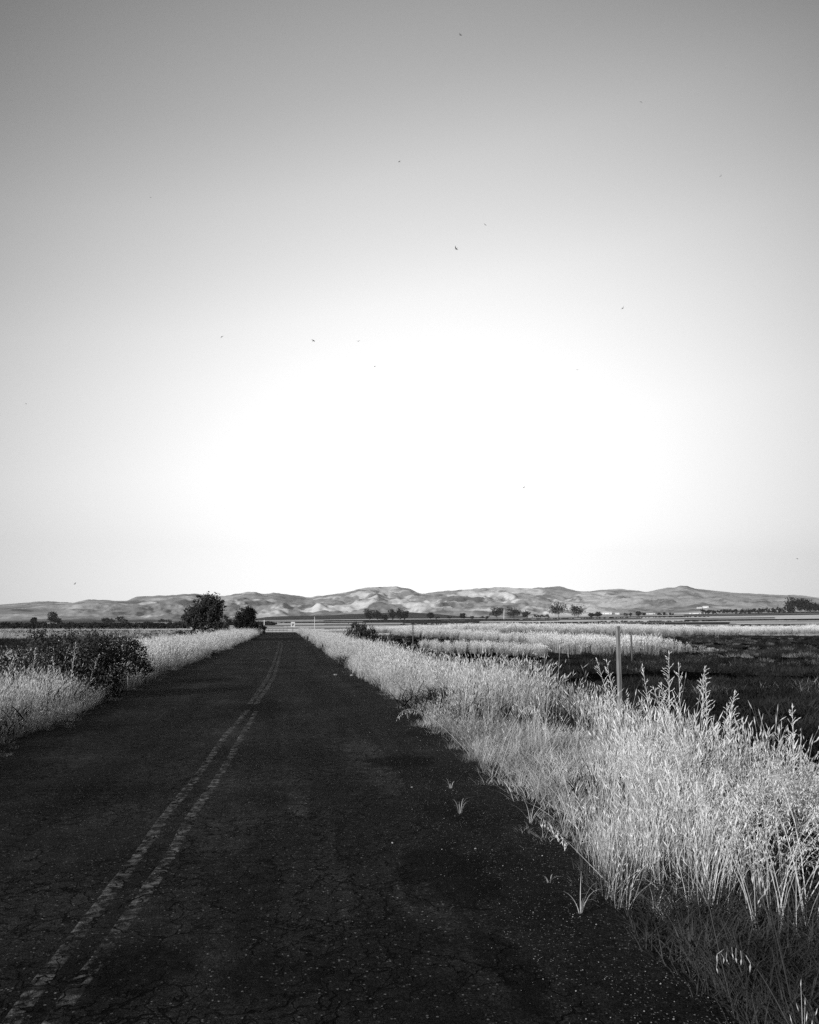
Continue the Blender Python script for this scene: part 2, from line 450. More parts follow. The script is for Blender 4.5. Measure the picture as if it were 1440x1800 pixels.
    hill = base * (1 - 0.5 * sstep(0.56, 0.66, fbm(wx / 90., wy / 200., 4))) + 0.34 * wood * (1 - 0.75 * sstep(azim(1000), azim(1150), az)) * (0.45 + 0.55 * sstep(azim(150), azim(560), az))
    tone = tone * (1 - w) + hill * w
    return z, tone

def gz(x, y):
    return float(land(np.array([x]), np.array([y]))[0][0])

def make_ground():
    rr = np.concatenate([np.geomspace(0.6, 3000, 250), np.linspace(3030, 8600, 190)])
    aa = np.concatenate([np.linspace(-180, -42, 60, endpoint=False), np.linspace(-42, 50, 900, endpoint=False), np.linspace(50, 180, 56, endpoint=False)])
    A, R = np.meshgrid(np.radians(aa), rr)
    X, Y = R * np.sin(A), R * np.cos(A)
    Z, T = land(X, Y)
    na, nr = len(aa), len(rr)
    v = np.stack([X, Y, Z], -1).reshape(-1, 3)
    i, j = np.meshgrid(np.arange(nr - 1), np.arange(na), indexing='ij')
    j2 = (j + 1) % na
    f = np.stack([i * na + j, (i + 1) * na + j, (i + 1) * na + j2, i * na + j2], -1).reshape(-1, 4)
    v = np.vstack([v, [[0, 0, -0.05]]]); T = np.append(T.reshape(-1), 0.05)
    ctr = len(v) - 1
    tri = np.stack([np.full(na, ctr), np.arange(na), (np.arange(na) + 1) % na], -1)
    m = bpy.data.meshes.new('ground')
    m.from_pydata(v.tolist(), [], f.tolist() + tri.tolist())
    m.attributes.new('tone', 'FLOAT', 'POINT').data.foreach_set('value', T.astype(np.float32))
    m.polygons.foreach_set('use_smooth', [True] * len(m.polygons))
    m.materials.append(M_GROUND)
    return kind(link(bpy.data.objects.new('ground', m)), 'structure')
make_ground()

# ------------------------------------------------------------------ road
def road_z(x, y):
    """gentle waves, ruts and potholes of the old pavement"""
    z = 0.022 * np.sin(y * 0.42 + 0.6) * sstep(10, 26, y) + 0.03 * (fbm(x * 0.25, y * 0.12 + 3, 3) - 0.5) * sstep(2, 10, y)
    z = z - 0.0012 * (x + 1.1) ** 2
    z = z + 0.10 * np.exp(-((y - 67) / 5.0) ** 2) * 0.6 - 0.12 * np.exp(-((y - 85) / 10.0) ** 2)
    return z

def strip_sheet(name, ys, xa, xb, nx, mat, lift, zf=road_z, kd='structure', dip=(0, 0)):
    v, f = [], []
    for y in ys:
        a, b = float(xa(y)), float(xb(y))
        xs = np.linspace(a, b, nx + 1)
        zs = zf(xs, np.full_like(xs, y)) + lift
        zs[0] -= dip[0]; zs[-1] -= dip[1]
        v += [(x, y, z) for x, z in zip(xs, zs)]
    n = nx + 1
    f = [(i * n + k, i * n + k + 1, (i + 1) * n + k + 1, (i + 1) * n + k) for i in range(len(ys) - 1) for k in range(nx)]
    o = mesh_obj(name, v, f, mat, smooth=True)
    if kd:
        kind(o, kd)
    return o
ys_road = np.concatenate([np.arange(-12, 0, 0.8), np.geomspace(0.4, ROAD_END + 4, 330)])
wob = lambda y, s: 0.16 * (float(fbm(np.array([y * 0.9 + s]), np.array([s * 3.1]), 3)[0]) - 0.5) * 2
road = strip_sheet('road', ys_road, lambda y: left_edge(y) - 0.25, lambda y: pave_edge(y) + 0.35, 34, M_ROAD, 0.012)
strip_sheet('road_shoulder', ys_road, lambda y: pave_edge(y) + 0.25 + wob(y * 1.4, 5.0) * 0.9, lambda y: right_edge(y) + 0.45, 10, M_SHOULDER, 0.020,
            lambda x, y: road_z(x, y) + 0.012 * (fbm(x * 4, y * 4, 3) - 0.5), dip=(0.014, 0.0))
# pale farm track crossing where the road ends
strip_sheet('farm_track', np.linspace(ROAD_END + 3.6, ROAD_END + 9, 8), lambda y: -38.0, lambda y: 30.0, 60, plain('pale_gravel', 0.42, 0.9, 0.25, 0.6),
            0.05, lambda x, y: np.maximum(land(x, y)[0] + 0.03, road_z(x, y) * 0 - 0.02))

def paint_line(px_pts, width, name):
    P = [at(*p) for p in px_pts]
    P.sort(key=lambda p: p.y)
    yy, xx = [p.y for p in P], [p.x for p in P]
    ys = np.geomspace(yy[0], yy[-1], int(40 + 10 * math.log(yy[-1] / yy[0]) * 6))
    cx = lambda y: np.interp(y, yy, xx)
    return strip_sheet(name, ys, lambda y: cx(y) - width * (0.5 + 0.18 * wob(y * 3, 1.3) * 4), lambda y: cx(y) + width * (0.5 + 0.18 * wob(y * 3, 8.3) * 4), 7, M_PAINT, 0.0142, kd=None, dip=(0.004, 0.004))
LINES = [([(-10, 1845), (30, 1790), (100, 1692), (170, 1602), (240, 1510), (296, 1430), (350, 1362), (396, 1296), (424, 1264), (436, 1250)], 0.10, 'left stripe of the worn double centre line on the near asphalt'),
         ([(80, 1820), (160, 1706), (232, 1606), (296, 1512), (342, 1428), (386, 1366), (421, 1304), (443, 1266), (451, 1252)], 0.10, 'right stripe of the worn double centre line on the near asphalt'),
         ([(440, 1240), (446, 1231), (462, 1206), (471, 1190), (480, 1170), (487, 1150), (491, 1131)], 0.13, 'lumpy left stripe of the double centre line beyond the potholes'),
         ([(451, 1240), (456, 1231), (470, 1211), (482, 1188), (489, 1165), (494, 1146), (496, 1131)], 0.12, 'narrow right stripe of the double centre line beyond the potholes')]
for pts, w, lab in LINES:
    tag(paint_line(pts, w, 'centre_line'), lab, 'road marking', 'worn double centre line')

def blot(name, cx, cy, w, h, mat, lift, label, cat, group=None, seed=0, z=None):
    """an irregular thin sheet lying on the pavement; centre and size in metres"""
    n = 64; v = [(cx, cy)]
    for k in range(n):
        a = 2 * math.pi * k / n
        q = 0.35 + 1.3 * float(fbm(np.array([seed * 7.7 + 1.6 * math.cos(a)]), np.array([seed * 1.9 + 1.6 * math.sin(a)]), 5)[0])
        v.append((cx + math.cos(a) * w * 0.5 * q, cy + math.sin(a) * h * 0.5 * q))
    vv = [(x, y, float(road_z(np.array([x]), np.array([y]))[0]) + lift - (0 if i == 0 else 0.003)) for i, (x, y) in enumerate(v)]
    o = mesh_obj(name, vv, [(0, 1 + k, 1 + (k + 1) % n) for k in range(n)], mat)
    return tag(o, label, cat, group)
def px_blot(name, x0, x1, y0, y1, *a, **k):
    p, q = at(x0, (y0 + y1) / 2), at(x1, (y0 + y1) / 2)
    n, f = at((x0 + x1) / 2, y1), at((x0 + x1) / 2, y0)
    return blot(name, (p.x + q.x) / 2, (n.y + f.y) / 2, q.x - p.x, f.y - n.y, *a, **k)
px_blot('road_patch', 412, 494, 1258, 1265, M_TAR, 0.0145, 'narrow black tar patch across the centre line, where the near stripes stop', 'patch', 'tar patches', 1)
px_blot('road_patch', 408, 464, 1243, 1251, M_TAR, 0.0145, 'black ragged patch in the gap of the centre line', 'patch', 'tar patches', 2)
px_blot('road_patch', 422, 472, 1229, 1237, M_TAR, 0.0145, 'thin black patch where the far centre line begins', 'patch', 'tar patches', 3)
px_blot('road_patch', 318, 402, 1193, 1199, M_TAR, 0.0145, 'long black crack patch in the left lane', 'patch', 'tar patches', 4)
px_blot('road_patch', 440, 470, 1192, 1202, M_PATCH, 0.0145, 'small dark repair left of the far centre line', 'patch', 'dark repairs', 8)

# ------------------------------------------------------------------ plant clumps (prototypes for the uncountable grass)
def vrand(s): return Vector((random.gauss(0, s), random.gauss(0, s), random.gauss(0, s)))

def stem_path(base, h, lean, phi, droop, n=4):
    pts = []
    for i in range(n + 1):
        t = i / n
        out = lean * h * t + droop * h * t ** 3
        pts.append(Vector((base[0] + math.cos(phi) * out, base[1] + math.sin(phi) * out, h * t * (1 - 0.25 * droop * t * t))))
    return pts

def side_of(phi):
    a = phi + random.uniform(0.6, 2.5)
    return Vector((math.cos(a), math.sin(a), 0))

def clump(kind_, seed):
    random.seed(seed)
    st, hd, ft = MB(), MB(), MB()
    def disk(r):
        a, q = random.uniform(0, 6.283), r * math.sqrt(random.random())
        return (q * math.cos(a), q * math.sin(a))
    if kind_ in ('brome', 'brome_far'):
        far = kind_ == 'brome_far'
        for _ in range(15 if not far else 18):
            b = disk(0.14 if not far else 0.3); phi = random.uniform(0, 6.283)
            h = random.gauss(0.80, 0.17); w = 0.0052 if not far else 0.011
            p = stem_path(b, h, abs(random.gauss(0.10, 0.12)) if random.random() < 0.75 else random.uniform(0.2, 0.6), phi, random.uniform(0.0, 0.25), 4)
            st.ribbon(p, [w, w, w * 0.9, w * 0.8, w * 0.6], side_of(phi))
            d = (p[-1] - p[-2]).normalized() + vrand(0.1) + Vector((0.12, 0, 0))
            ln = random.uniform(0.06, 0.12)
            hd.spindle(p[-1] - d * 0.01, p[-1] + d.normalized() * ln, (0.0058 if not far else 0.011), 3)
        for _ in range(22 if not far else 12):
            b = disk(0.15 if not far else 0.3); phi = random.uniform(0, 6.283); h = random.uniform(0.2, 0.5); w = random.uniform(0.004, 0.007) * (1 if not far else 2.5)
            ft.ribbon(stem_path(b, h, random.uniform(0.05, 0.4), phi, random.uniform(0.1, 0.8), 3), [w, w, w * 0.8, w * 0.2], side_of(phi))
    elif kind_ == 'oat':
        for _ in range(11):
            b = disk(0.16); phi = random.uniform(0, 6.283); h = random.gauss(0.86, 0.1)
            p = stem_path(b, h, abs(random.gauss(0.16, 0.14)), phi, random.uniform(0.1, 0.45), 5)
            st.ribbon(p, [0.006, 0.006, 0.0055, 0.005, 0.004, 0.0025], side_of(phi))
            for k in range(15):
                t = random.uniform(0.66, 1.0); i = min(int(t * 5), 4); q = p[i].lerp(p[i + 1], t * 5 - i)
                a = random.uniform(0, 6.283); out = Vector((math.cos(a), math.sin(a), random.uniform(-0.1, 0.5))) * random.uniform(0.02, 0.06) * (1.7 - t)
                e = q + out
                st.ribbon([q, e], [0.0018, 0.0012], Vector((0, 0, 1)))
                hd.spindle(e, e + Vector((out.x * 0.3, out.y * 0.3, -random.uniform(0.014, 0.026))) * 1.15, 0.0030, 3)
        for _ in range(18):
            b = disk(0.16); phi = random.uniform(0, 6.283); h = random.uniform(0.15, 0.5); w = random.uniform(0.005, 0.008)
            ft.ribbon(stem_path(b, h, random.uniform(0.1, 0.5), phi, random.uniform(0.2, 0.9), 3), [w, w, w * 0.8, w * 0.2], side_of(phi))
    elif kind_ == 'reed':
        for _ in range(24):
            b = disk(0.4); phi = random.uniform(0, 6.283); h = random.gauss(1.35, 0.2)
            p = stem_path(b, h, abs(random.gauss(0.05, 0.08)), phi, random.uniform(0, 0.2), 3)
            st.ribbon(p, [0.02, 0.018, 0.016, 0.01], side_of(phi))
            d = (p[-1] - p[-2]).normalized() + Vector((0.15, 0, 0))
            hd.spindle(p[-1], p[-1] + d * random.uniform(0.15, 0.28), 0.026, 3)
        for _ in range(22):
            b = disk(0.4); phi = random.uniform(0, 6.283); h = random.uniform(0.4, 1.0)
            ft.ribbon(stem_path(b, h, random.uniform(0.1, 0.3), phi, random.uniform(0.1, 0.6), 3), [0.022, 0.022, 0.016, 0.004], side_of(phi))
    elif kind_ in ('low', 'marsh', 'thatch', 'sedge'):
        R_, H, W, n = {'low': (0.12, 0.13, 0.0045, 90), 'marsh': (0.45, 0.26, 0.02, 90), 'thatch': (0.2, 0.22, 0.006, 50), 'sedge': (0.5, 0.3, 0.014, 60)}[kind_]
        for _ in range(n):
            b = disk(R_); phi = random.uniform(0, 6.283); h = H * random.uniform(0.4, 1.3); w = W * random.uniform(0.6, 1.3)
            st.ribbon(stem_path(b, h, random.uniform(0.1, 0.9), phi, random.uniform(0.1, 0.9), 3), [w * 0.6, w, w * 0.8, w * 0.15], side_of(phi))
    mats = {'brome': (M_STRAW, M_HEAD), 'brome_far': (M_STRAW, M_HEAD), 'oat': (M_STRAW, M_HEAD), 'reed': (M_REED, M_HEAD), 'low': (M_WEED, M_WEED), 'marsh': (M_FIELD, M_FIELD), 'thatch': (M_STRAW, M_STRAW), 'sedge': (M_SEDGE, M_SEDGE)}[kind_]
    m = bpy.data.meshes.new(kind_)
    nv = len(st.v)
    nh = nv + len(hd.v)
    m.from_pydata(st.v + hd.v + ft.v, [], st.f + [tuple(i + nv for i in q) for q in hd.f] + [tuple(i + nh for i in q) for q in ft.f])
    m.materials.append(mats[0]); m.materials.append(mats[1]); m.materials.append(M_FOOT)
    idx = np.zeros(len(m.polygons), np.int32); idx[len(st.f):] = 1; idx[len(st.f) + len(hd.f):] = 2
    m.polygons.foreach_set('material_index', idx)
    return bpy.data.objects.new(kind_, m)

def proto(kind_, n):
    col = bpy.data.collections.new(kind_ + '_clumps')
    for i in range(n):
        col.objects.link(clump(kind_, 100 + i * 13 + len(kind_)))
    return col
PROTO = {k: proto(k, n) for k, n in (('brome', 8), ('brome_far', 6), ('oat', 7), ('reed', 5), ('low', 5), ('marsh', 6), ('thatch', 4), ('sedge', 5))}

def pebbles():
    col = bpy.data.collections.new('pebble_shapes')
    for s in range(4):
        random.seed(s + 50)
        import bmesh
        bm = bmesh.new(); bmesh.ops.create_icosphere(bm, subdivisions=1, radius=1.0)
        for v in bm.verts:
            v.co *= random.uniform(0.7, 1.15); v.co.z *= 0.6
        m = bpy.data.meshes.new('pebble'); bm.to_mesh(m); bm.free(); m.materials.append(M_STONE)
        col.objects.link(bpy.data.objects.new('pebble', m))
    return col
PROTO['pebble'] = pebbles()

def scatter(name, proto_, pts, scl, lean, wind=(1.0, 0.15), windy=0.0, label=None, cat=None, seed=1):
    """many clumps of one kind as one object: clumps instanced on the points of its mesh"""
    r = np.random.default_rng(seed)
    n = len(pts)
    phi = r.uniform(0, 2 * np.pi, n)
    th = np.abs(r.normal(0, lean, n)); dirn = r.uniform(0, 2 * np.pi, n)
    tx, ty = th * np.cos(dirn) + windy * wind[0], th * np.sin(dirn) + windy * wind[1]
    eul = np.zeros((n, 3), np.float32)
    for i in range(n):
        a = math.hypot(tx[i], ty[i])
        R = Matrix.Rotation(a, 3, Vector((-ty[i], tx[i], 0)) if a > 1e-5 else Vector((0, 0, 1))) @ Matrix.Rotation(phi[i], 3, 'Z')
        e = R.to_euler(); eul[i] = (e.x, e.y, e.z)
    m = bpy.data.meshes.new(name)
    m.from_pydata(np.asarray(pts).tolist(), [], [])
    m.attributes.new('rot', 'FLOAT_VECTOR', 'POINT').data.foreach_set('vector', eul.reshape(-1))
    m.attributes.new('scl', 'FLOAT', 'POINT').data.foreach_set('value', np.asarray(scl, np.float32))
    m.attributes.new('pick', 'INT', 'POINT').data.foreach_set('value', r.integers(0, 97, n).astype(np.int32))
    o = link(bpy.data.objects.new(name, m))
    ng = bpy.data.node_groups.new(name + '_nodes', 'GeometryNodeTree')
    ng.interface.new_socket('Geometry', in_out='INPUT', socket_type='NodeSocketGeometry')
    ng.interface.new_socket('Geometry', in_out='OUTPUT', socket_type='NodeSocketGeometry')
    N, K = ng.nodes, ng.links.new
    gi, go = N.new('NodeGroupInput'), N.new('NodeGroupOutput')
    ci = N.new('GeometryNodeCollectionInfo'); ci.inputs['Collection'].default_value = PROTO[proto_]
    ci.inputs['Separate Children'].default_value = True; ci.inputs['Reset Children'].default_value = True
    ip = N.new('GeometryNodeInstanceOnPoints'); ip.inputs['Pick Instance'].default_value = True
    def attr(nm, typ):
        a = N.new('GeometryNodeInputNamedAttribute'); a.data_type = typ; a.inputs['Name'].default_value = nm; return a.outputs['Attribute']
    K(gi.outputs[0], ip.inputs['Points']); K(ci.outputs[0], ip.inputs['Instance'])
    K(attr('pick', 'INT'), ip.inputs['Instance Index']); K(attr('scl', 'FLOAT'), ip.inputs['Scale'])
    e2r = N.new('FunctionNodeEulerToRotation'); K(attr('rot', 'FLOAT_VECTOR'), e2r.inputs[0]); K(e2r.outputs[0], ip.inputs['Rotation'])
    K(ip.outputs[0], go.inputs[0])
    md = o.modifiers.new('clumps', 'NODES'); md.node_group = ng
    return kind(o, 'stuff', label, cat)

def pts_on(x, y, sink=0.01):
    return np.stack([x, y, land(x, y)[0] - sink], -1)

HOLE = at(960, 1345, 0.2)            # thin spot in the right verge
FORE = at(925, 1402, 0.05)       # shorter grass before it
def hollow(x, y):
    return np.exp(-(((x - HOLE.x) / 0.6) ** 2 + ((y - HOLE.y) / 0.95) ** 2))

def limit(y): return np.interp(y, [0, 5, 9, 14, 20, 26, 40, 58, 75], [1.8, 1.9, 2.6, 3.3, 2.8, 2.3, 2.4, 3.2, 6.4])

def verge(side, y0, y1, dens, w0, w1, seed):
    r = np.random.default_rng(seed)
    wmax = w1
    n = int((y1 - y0) * (wmax - w0) * dens)
    # denser towards the viewer: sample y by 1/y-ish weighting
    u = r.random(n); y = y0 * (y1 / y0) ** u if y0 > 0 else y0 + (y1 - y0) * u
    s = w0 + (wmax - w0) * r.random(n)
    x = right_edge(y) + s if side > 0 else left_edge(y) - s
    j = 0.25 * (fbm(y * 0.9 + side * 40, y * 0 + 2.2, 3) - 0.35)
    x = x + side * j * (1 - np.clip(s / 0.6, 0, 1))
    return x, y, s

# right verge
xs, ys, ss = verge(1, 1.2, 24, 60, 0.0, 4.2, 21)
front = sstep(0.3, 1.5, ys - (3.7 - 0.2 * (ss)))                 # low weeds nearest the lens
keep = (hollow(xs, ys) < rng.uniform(0.2, 0.5, len(xs))) & (ss < limit(ys) * (0.9 + 0.25 * rng.random(len(xs)))) & (rng.random(len(xs)) < 0.025 + 0.975 * front)
xs, ys, ss = xs[keep], ys[keep], ss[keep]
edge = sstep(0, 0.9, ss)
patch = fbm(xs * 0.7, ys * 0.5, 3)
keep = rng.random(len(xs)) < 0.07 + 0.93 * sstep(0.45, 0.58, fbm(xs * 0.9 + 9, ys * 0.55, 3))
xs, ys, ss, edge, patch = xs[keep], ys[keep], ss[keep], edge[keep], patch[keep]
sc_ = (0.36 + 0.34 * edge) * rng.uniform(0.8, 1.15, len(xs)) * (0.55 + 0.9 * patch) * (1 + 0.28 * np.exp(-((ys - 13.5) / 4.0) ** 2) * sstep(1.0, 2.0, ss)) * (1 - 0.5 * np.exp(-(((xs - FORE.x) / 0.7) ** 2 + ((ys - FORE.y) / 0.9) ** 2)))
isoat = (fbm(xs * 0.5 + 30, ys * 0.4, 2) + 0.55 * np.exp(-((ys - 4.8) / 2.2) ** 2) > 0.72) & (ss > 0.6)
P = pts_on(xs, ys)
scatter('verge_grass', 'brome', P[~isoat], sc_[~isoat], 0.13, windy=0.10, label='tall pale dry grass crowding the right edge of the road', cat='grass', seed=31)
scatter('oat_grass', 'oat', P[isoat], sc_[isoat], 0.16, windy=0.05, label='wild oats with dangling seed heads in the near verge', cat='grass', seed=32)
xs, ys, ss = verge(1, 20, 145, 9.5, 0.0, 6.4, 22)
keep = (ss < limit(ys) * (0.85 + 0.35 * rng.random(len(xs)))) & (rng.random(len(xs)) < 0.15 + 0.85 * sstep(0.38, 0.52, fbm(xs * 0.5 + 2, ys * 0.3, 3)))
xs, ys, ss = xs[keep], ys[keep], ss[keep]
scatter('far_verge_grass', 'brome_far', pts_on(xs, ys), (0.42 + 0.32 * sstep(0, 0.9, ss)) * rng.uniform(0.75, 1.15, len(xs)), 0.12, windy=0.08, label='pale dry grass along the right verge far down the road', cat='grass', seed=33)
# left verge
xs, ys, ss = verge(-1, 6.0, 26, 55, 0.0, 4.2, 23)
keep = ((ss < 2.0) | (rng.random(len(xs)) < 0.12)) & (rng.random(len(xs)) < 0.3 + 0.7 * sstep(0.36, 0.5, fbm(xs * 1.1, ys * 0.7 + 3, 3)))
xs, ys, ss = xs[keep], ys[keep], ss[keep]
scatter('left_verge_grass', 'brome', pts_on(xs, ys), (0.34 + 0.34 * sstep(0, 0.9, ss)) * rng.uniform(0.75, 1.15, len(xs)), 0.12, windy=0.10, label='tall pale dry grass in front of the dark shrub', cat='grass', seed=34)
xs, ys, ss = verge(-1, 20, 140, 9.0, 0.0, 9.0, 24)
keep = (ss < 1.6) | (ys > 30)
xs, ys, ss = xs[keep], ys[keep], ss[keep]
scatter('far_left_verge_grass', 'brome_far', pts_on(xs, ys), (0.45 + 0.33 * sstep(0, 0.9, ss)) * rng.uniform(0.75, 1.15, len(xs)), 0.12, windy=0.08, label='bright dry grass on the left verge up to the roadside trees', cat='grass', seed=35)
# straw litter under the verge
xs, ys, ss = verge(1, 1.4, 40, 26, -0.5, 2.6, 25)
keep = ((ss > 0) & (rng.random(len(xs)) < 0.25 + 0.75 * sstep(3.5, 5.5, ys))) | (rng.random(len(xs)) < np.exp(ss * 6.0) * (fbm(xs * 1.3, ys * 1.3, 2) > 0.45))
xs, ys, ss = xs[keep], ys[keep], ss[keep]
scatter('straw_litter', 'thatch', pts_on(xs, ys), rng.uniform(0.5, 1.1, len(xs)) * (0.3 + 0.7 * sstep(-0.5, 0.5, ss)) * (0.25 + 0.75 * sstep(3.6, 5.5, ys)), 0.2, label='short matted straw at the foot of the verge', cat='straw', seed=36)
xs, ys, ss = verge(-1, 5.0, 60, 14, -0.6, 0.5, 29)
keep = (ss > 0) | (rng.random(len(xs)) < np.exp(ss * 5.0) * (fbm(xs * 1.3, ys * 1.3, 2) > 0.42))
xs, ys, ss = xs[keep], ys[keep], ss[keep]
scatter('left_straw_litter', 'thatch', pts_on(xs, ys, -0.02), rng.uniform(0.4, 1.0, len(xs)) * (0.3 + 0.7 * sstep(-0.5, 0.5, ss)), 0.2, label='short matted straw creeping onto the left road edge', cat='straw', seed=46)
# low dark weeds nearest the camera
xs, ys, ss = verge(1, 1.1, 5.4, 170, 0.02, 2.8, 26)
keep = rng.random(len(xs)) < 1 - 0.95 * sstep(0.8, 2.0, ys - (3.7 - 0.2 * ss))
xs, ys, ss = xs[keep], ys[keep], ss[keep]
scatter('low_weeds', 'low', pts_on(xs, ys), rng.uniform(0.6, 1.5, len(xs)), 0.15, label='low dark weeds at the bottom of the right verge', cat='weeds', seed=37)
# dark marshy field on the right
n = 9000; r_ = np.random.default_rng(27)
ys = 5 * (150 / 5) ** r_.random(n); xs = right_edge(ys) + limit(ys) + 0.2 + (3 + ys * 1.0) * r_.random(n) ** 0.8
q = fbm(xs * 0.12 + 4, ys * 0.25, 3); keep = q > 0.44
xs, ys, q = xs[keep], ys[keep], q[keep]
scatter('marsh_plants', 'marsh', pts_on(xs, ys), r_.uniform(0.6, 1.3, len(xs)) * (0.6 + 0.8 * q), 0.2, label='low dark plants covering the wet field on the right', cat='plants', seed=38)
n = 5200; r_ = np.random.default_rng(61)
ys = 9 * (135 / 9) ** r_.random(n); xs = right_edge(ys) + limit(ys) + 1.0 + (4 + ys * 1.1) * r_.random(n) ** 0.8
q = fbm(xs * 0.05 + 14, ys * 0.30, 3); keep = r_.random(n) < sstep(0.50, 0.60, q)
xs, ys = xs[keep], ys[keep]
scatter('field_sedge', 'sedge', pts_on(xs, ys), r_.uniform(0.4, 1.1, len(xs)), 0.2, windy=0.1, label='grey sedge in thin streaks across the dark wet field', cat='sedge', seed=62)
# dark weeds added to read as shaded gaps among the dry verge grass
n = 1500; r_ = np.random.default_rng(63)
ys = 4.5 * (110 / 4.5) ** r_.random(n); sd = np.where(r_.random(n) < 0.62, 1, -1); ss = r_.random(n) * 2.8 + 0.35
xs = np.where(sd > 0, right_edge(ys) + ss, left_edge(ys) - ss)
q = fbm(xs * 0.6 + 51, ys * 0.35, 3); keep = r_.random(n) < sstep(0.5, 0.62, q)
xs, ys = xs[keep], ys[keep]
scatter('shade_gap_weeds', 'marsh', pts_on(xs, ys), r_.uniform(0.7, 1.7, len(xs)), 0.2, label='dark weeds added in patches as shaded gaps among the dry verge grass', cat='weeds', seed=64)
# reeds: band in the right field, then a longer one behind it
def px_band(top, bottom, n, seed, z=-0.9):
    r = np.random.default_rng(seed)
    x0, x1 = bottom[0][0], bottom[-1][0]
    px = r.uniform(x0, x1, n); pb = np.interp(px, *zip(*bottom)); pt = np.interp(px, *zip(*top))
    db, dt = (EYE - z) * FPX / (pb - 1096), (EYE - z) * FPX / (pt - 1096)
    d = db + (dt - db) * r.random(n)
    c = np.array([[ray(p, 1096).x, ray(p, 1096).y] for p in px])
    x, y = c[:, 0] * d, c[:, 1] * d
    return x, y
xs, ys = px_band([(690, 1113), (800, 1117), (900, 1126), (1000, 1135), (1150, 1138), (1275, 1143)], [(690, 1119), (800, 1124), (880, 1131), (940, 1143), (1000, 1150), (1150, 1153), (1275, 1147)], 2200, 41)
kq = fbm(xs * 0.12, ys * 0.12, 3); kk = rng.random(len(xs)) < 0.1 + 0.9 * sstep(0.36, 0.55, kq); xs, ys, kq = xs[kk], ys[kk], kq[kk]
scatter('reed_bed', 'reed', pts_on(xs, ys), rng.uniform(0.35, 0.85, len(xs)) * (0.6 + 0.8 * kq) * (1 - 0.75 * sstep(azim(1150), azim(1285), np.degrees(np.arctan2(xs, ys)))), 0.1, windy=0.1, label='bright bed of tall dry reeds standing in the dark field', cat='reeds', seed=39)
xs, ys = px_band([(560, 1111), (700, 1111), (1500, 1109)], [(560, 1112), (700, 1114), (900, 1116), (1200, 1118.5), (1500, 1114)], 5600, 42)
scatter('far_reed_belt', 'reed', pts_on(xs, ys), rng.uniform(0.6, 1.2, len(xs)) * (0.5 + fbm(xs * 0.04, ys * 0.04, 3)) * (0.35 + 0.65 * sstep(azim(560), azim(800), np.degrees(np.arctan2(xs, ys)))), 0.1, label='long belt of grey reeds along the far side of the field', cat='reeds', seed=40)
xs, ys = px_band([(790, 1139), (900, 1143), (940, 1150)], [(740, 1141), (800, 1149), (900, 1152), (960, 1156)], 260, 43)
scatter('reed_tussocks', 'reed', pts_on(xs, ys), rng.uniform(0.35, 0.6, len(xs)), 0.2, label='sparse reed tussocks on the ditch bank before the reed bed', cat='reeds', seed=41)
# left field: rows of dark crop and pale stubble
xs, ys = px_band([(-60, 1108), (300, 1108), (440, 1107)], [(-60, 1150), (60, 1150), (300, 1128), (440, 1114)], 5200, 44, -0.55)
k = fbm(np.hypot(xs, ys) * 0.045 + 3, xs * 0.01, 2)
drk = (k < 0.6)
scatter('stubble_grass', 'brome_far', pts_on(xs[~drk], ys[~drk]), rng.uniform(0.6, 1.1, (~drk).sum()), 0.12, label='pale stubble strips in the left field', cat='grass', seed=42)
scatter('dark_crop', 'marsh', pts_on(xs[drk], ys[drk]), rng.uniform(1.2, 2.4, drk.sum()), 0.12, label='dark crop strips in the left field', cat='crop', seed=43)
# loose gravel on the shoulder
n = 4200; r_ = np.random.default_rng(28)
ys = 1.2 * (30 / 1.2) ** r_.random(n); f_ = r_.random(n) ** 0.7
xs = pave_edge(ys) + 0.1 + (right_edge(ys) + 0.25 - pave_edge(ys)) * f_
gzz = road_z(xs, ys) + 0.024
scatter('loose_gravel', 'pebble', np.stack([xs, ys, gzz], -1), np.minimum(r_.lognormal(math.log(0.0013), 0.5, n) * (1 + ys * 0.03), 0.014), 0.3, label='loose pale gravel scattered over the right shoulder', cat='gravel', seed=44)

# ------------------------------------------------------------------ single plants that stand out
def bezier(a, b, c, n):
    return [(1 - t) ** 2 * a + 2 * t * (1 - t) * b + t * t * c for t in (i / n for i in range(n + 1))]

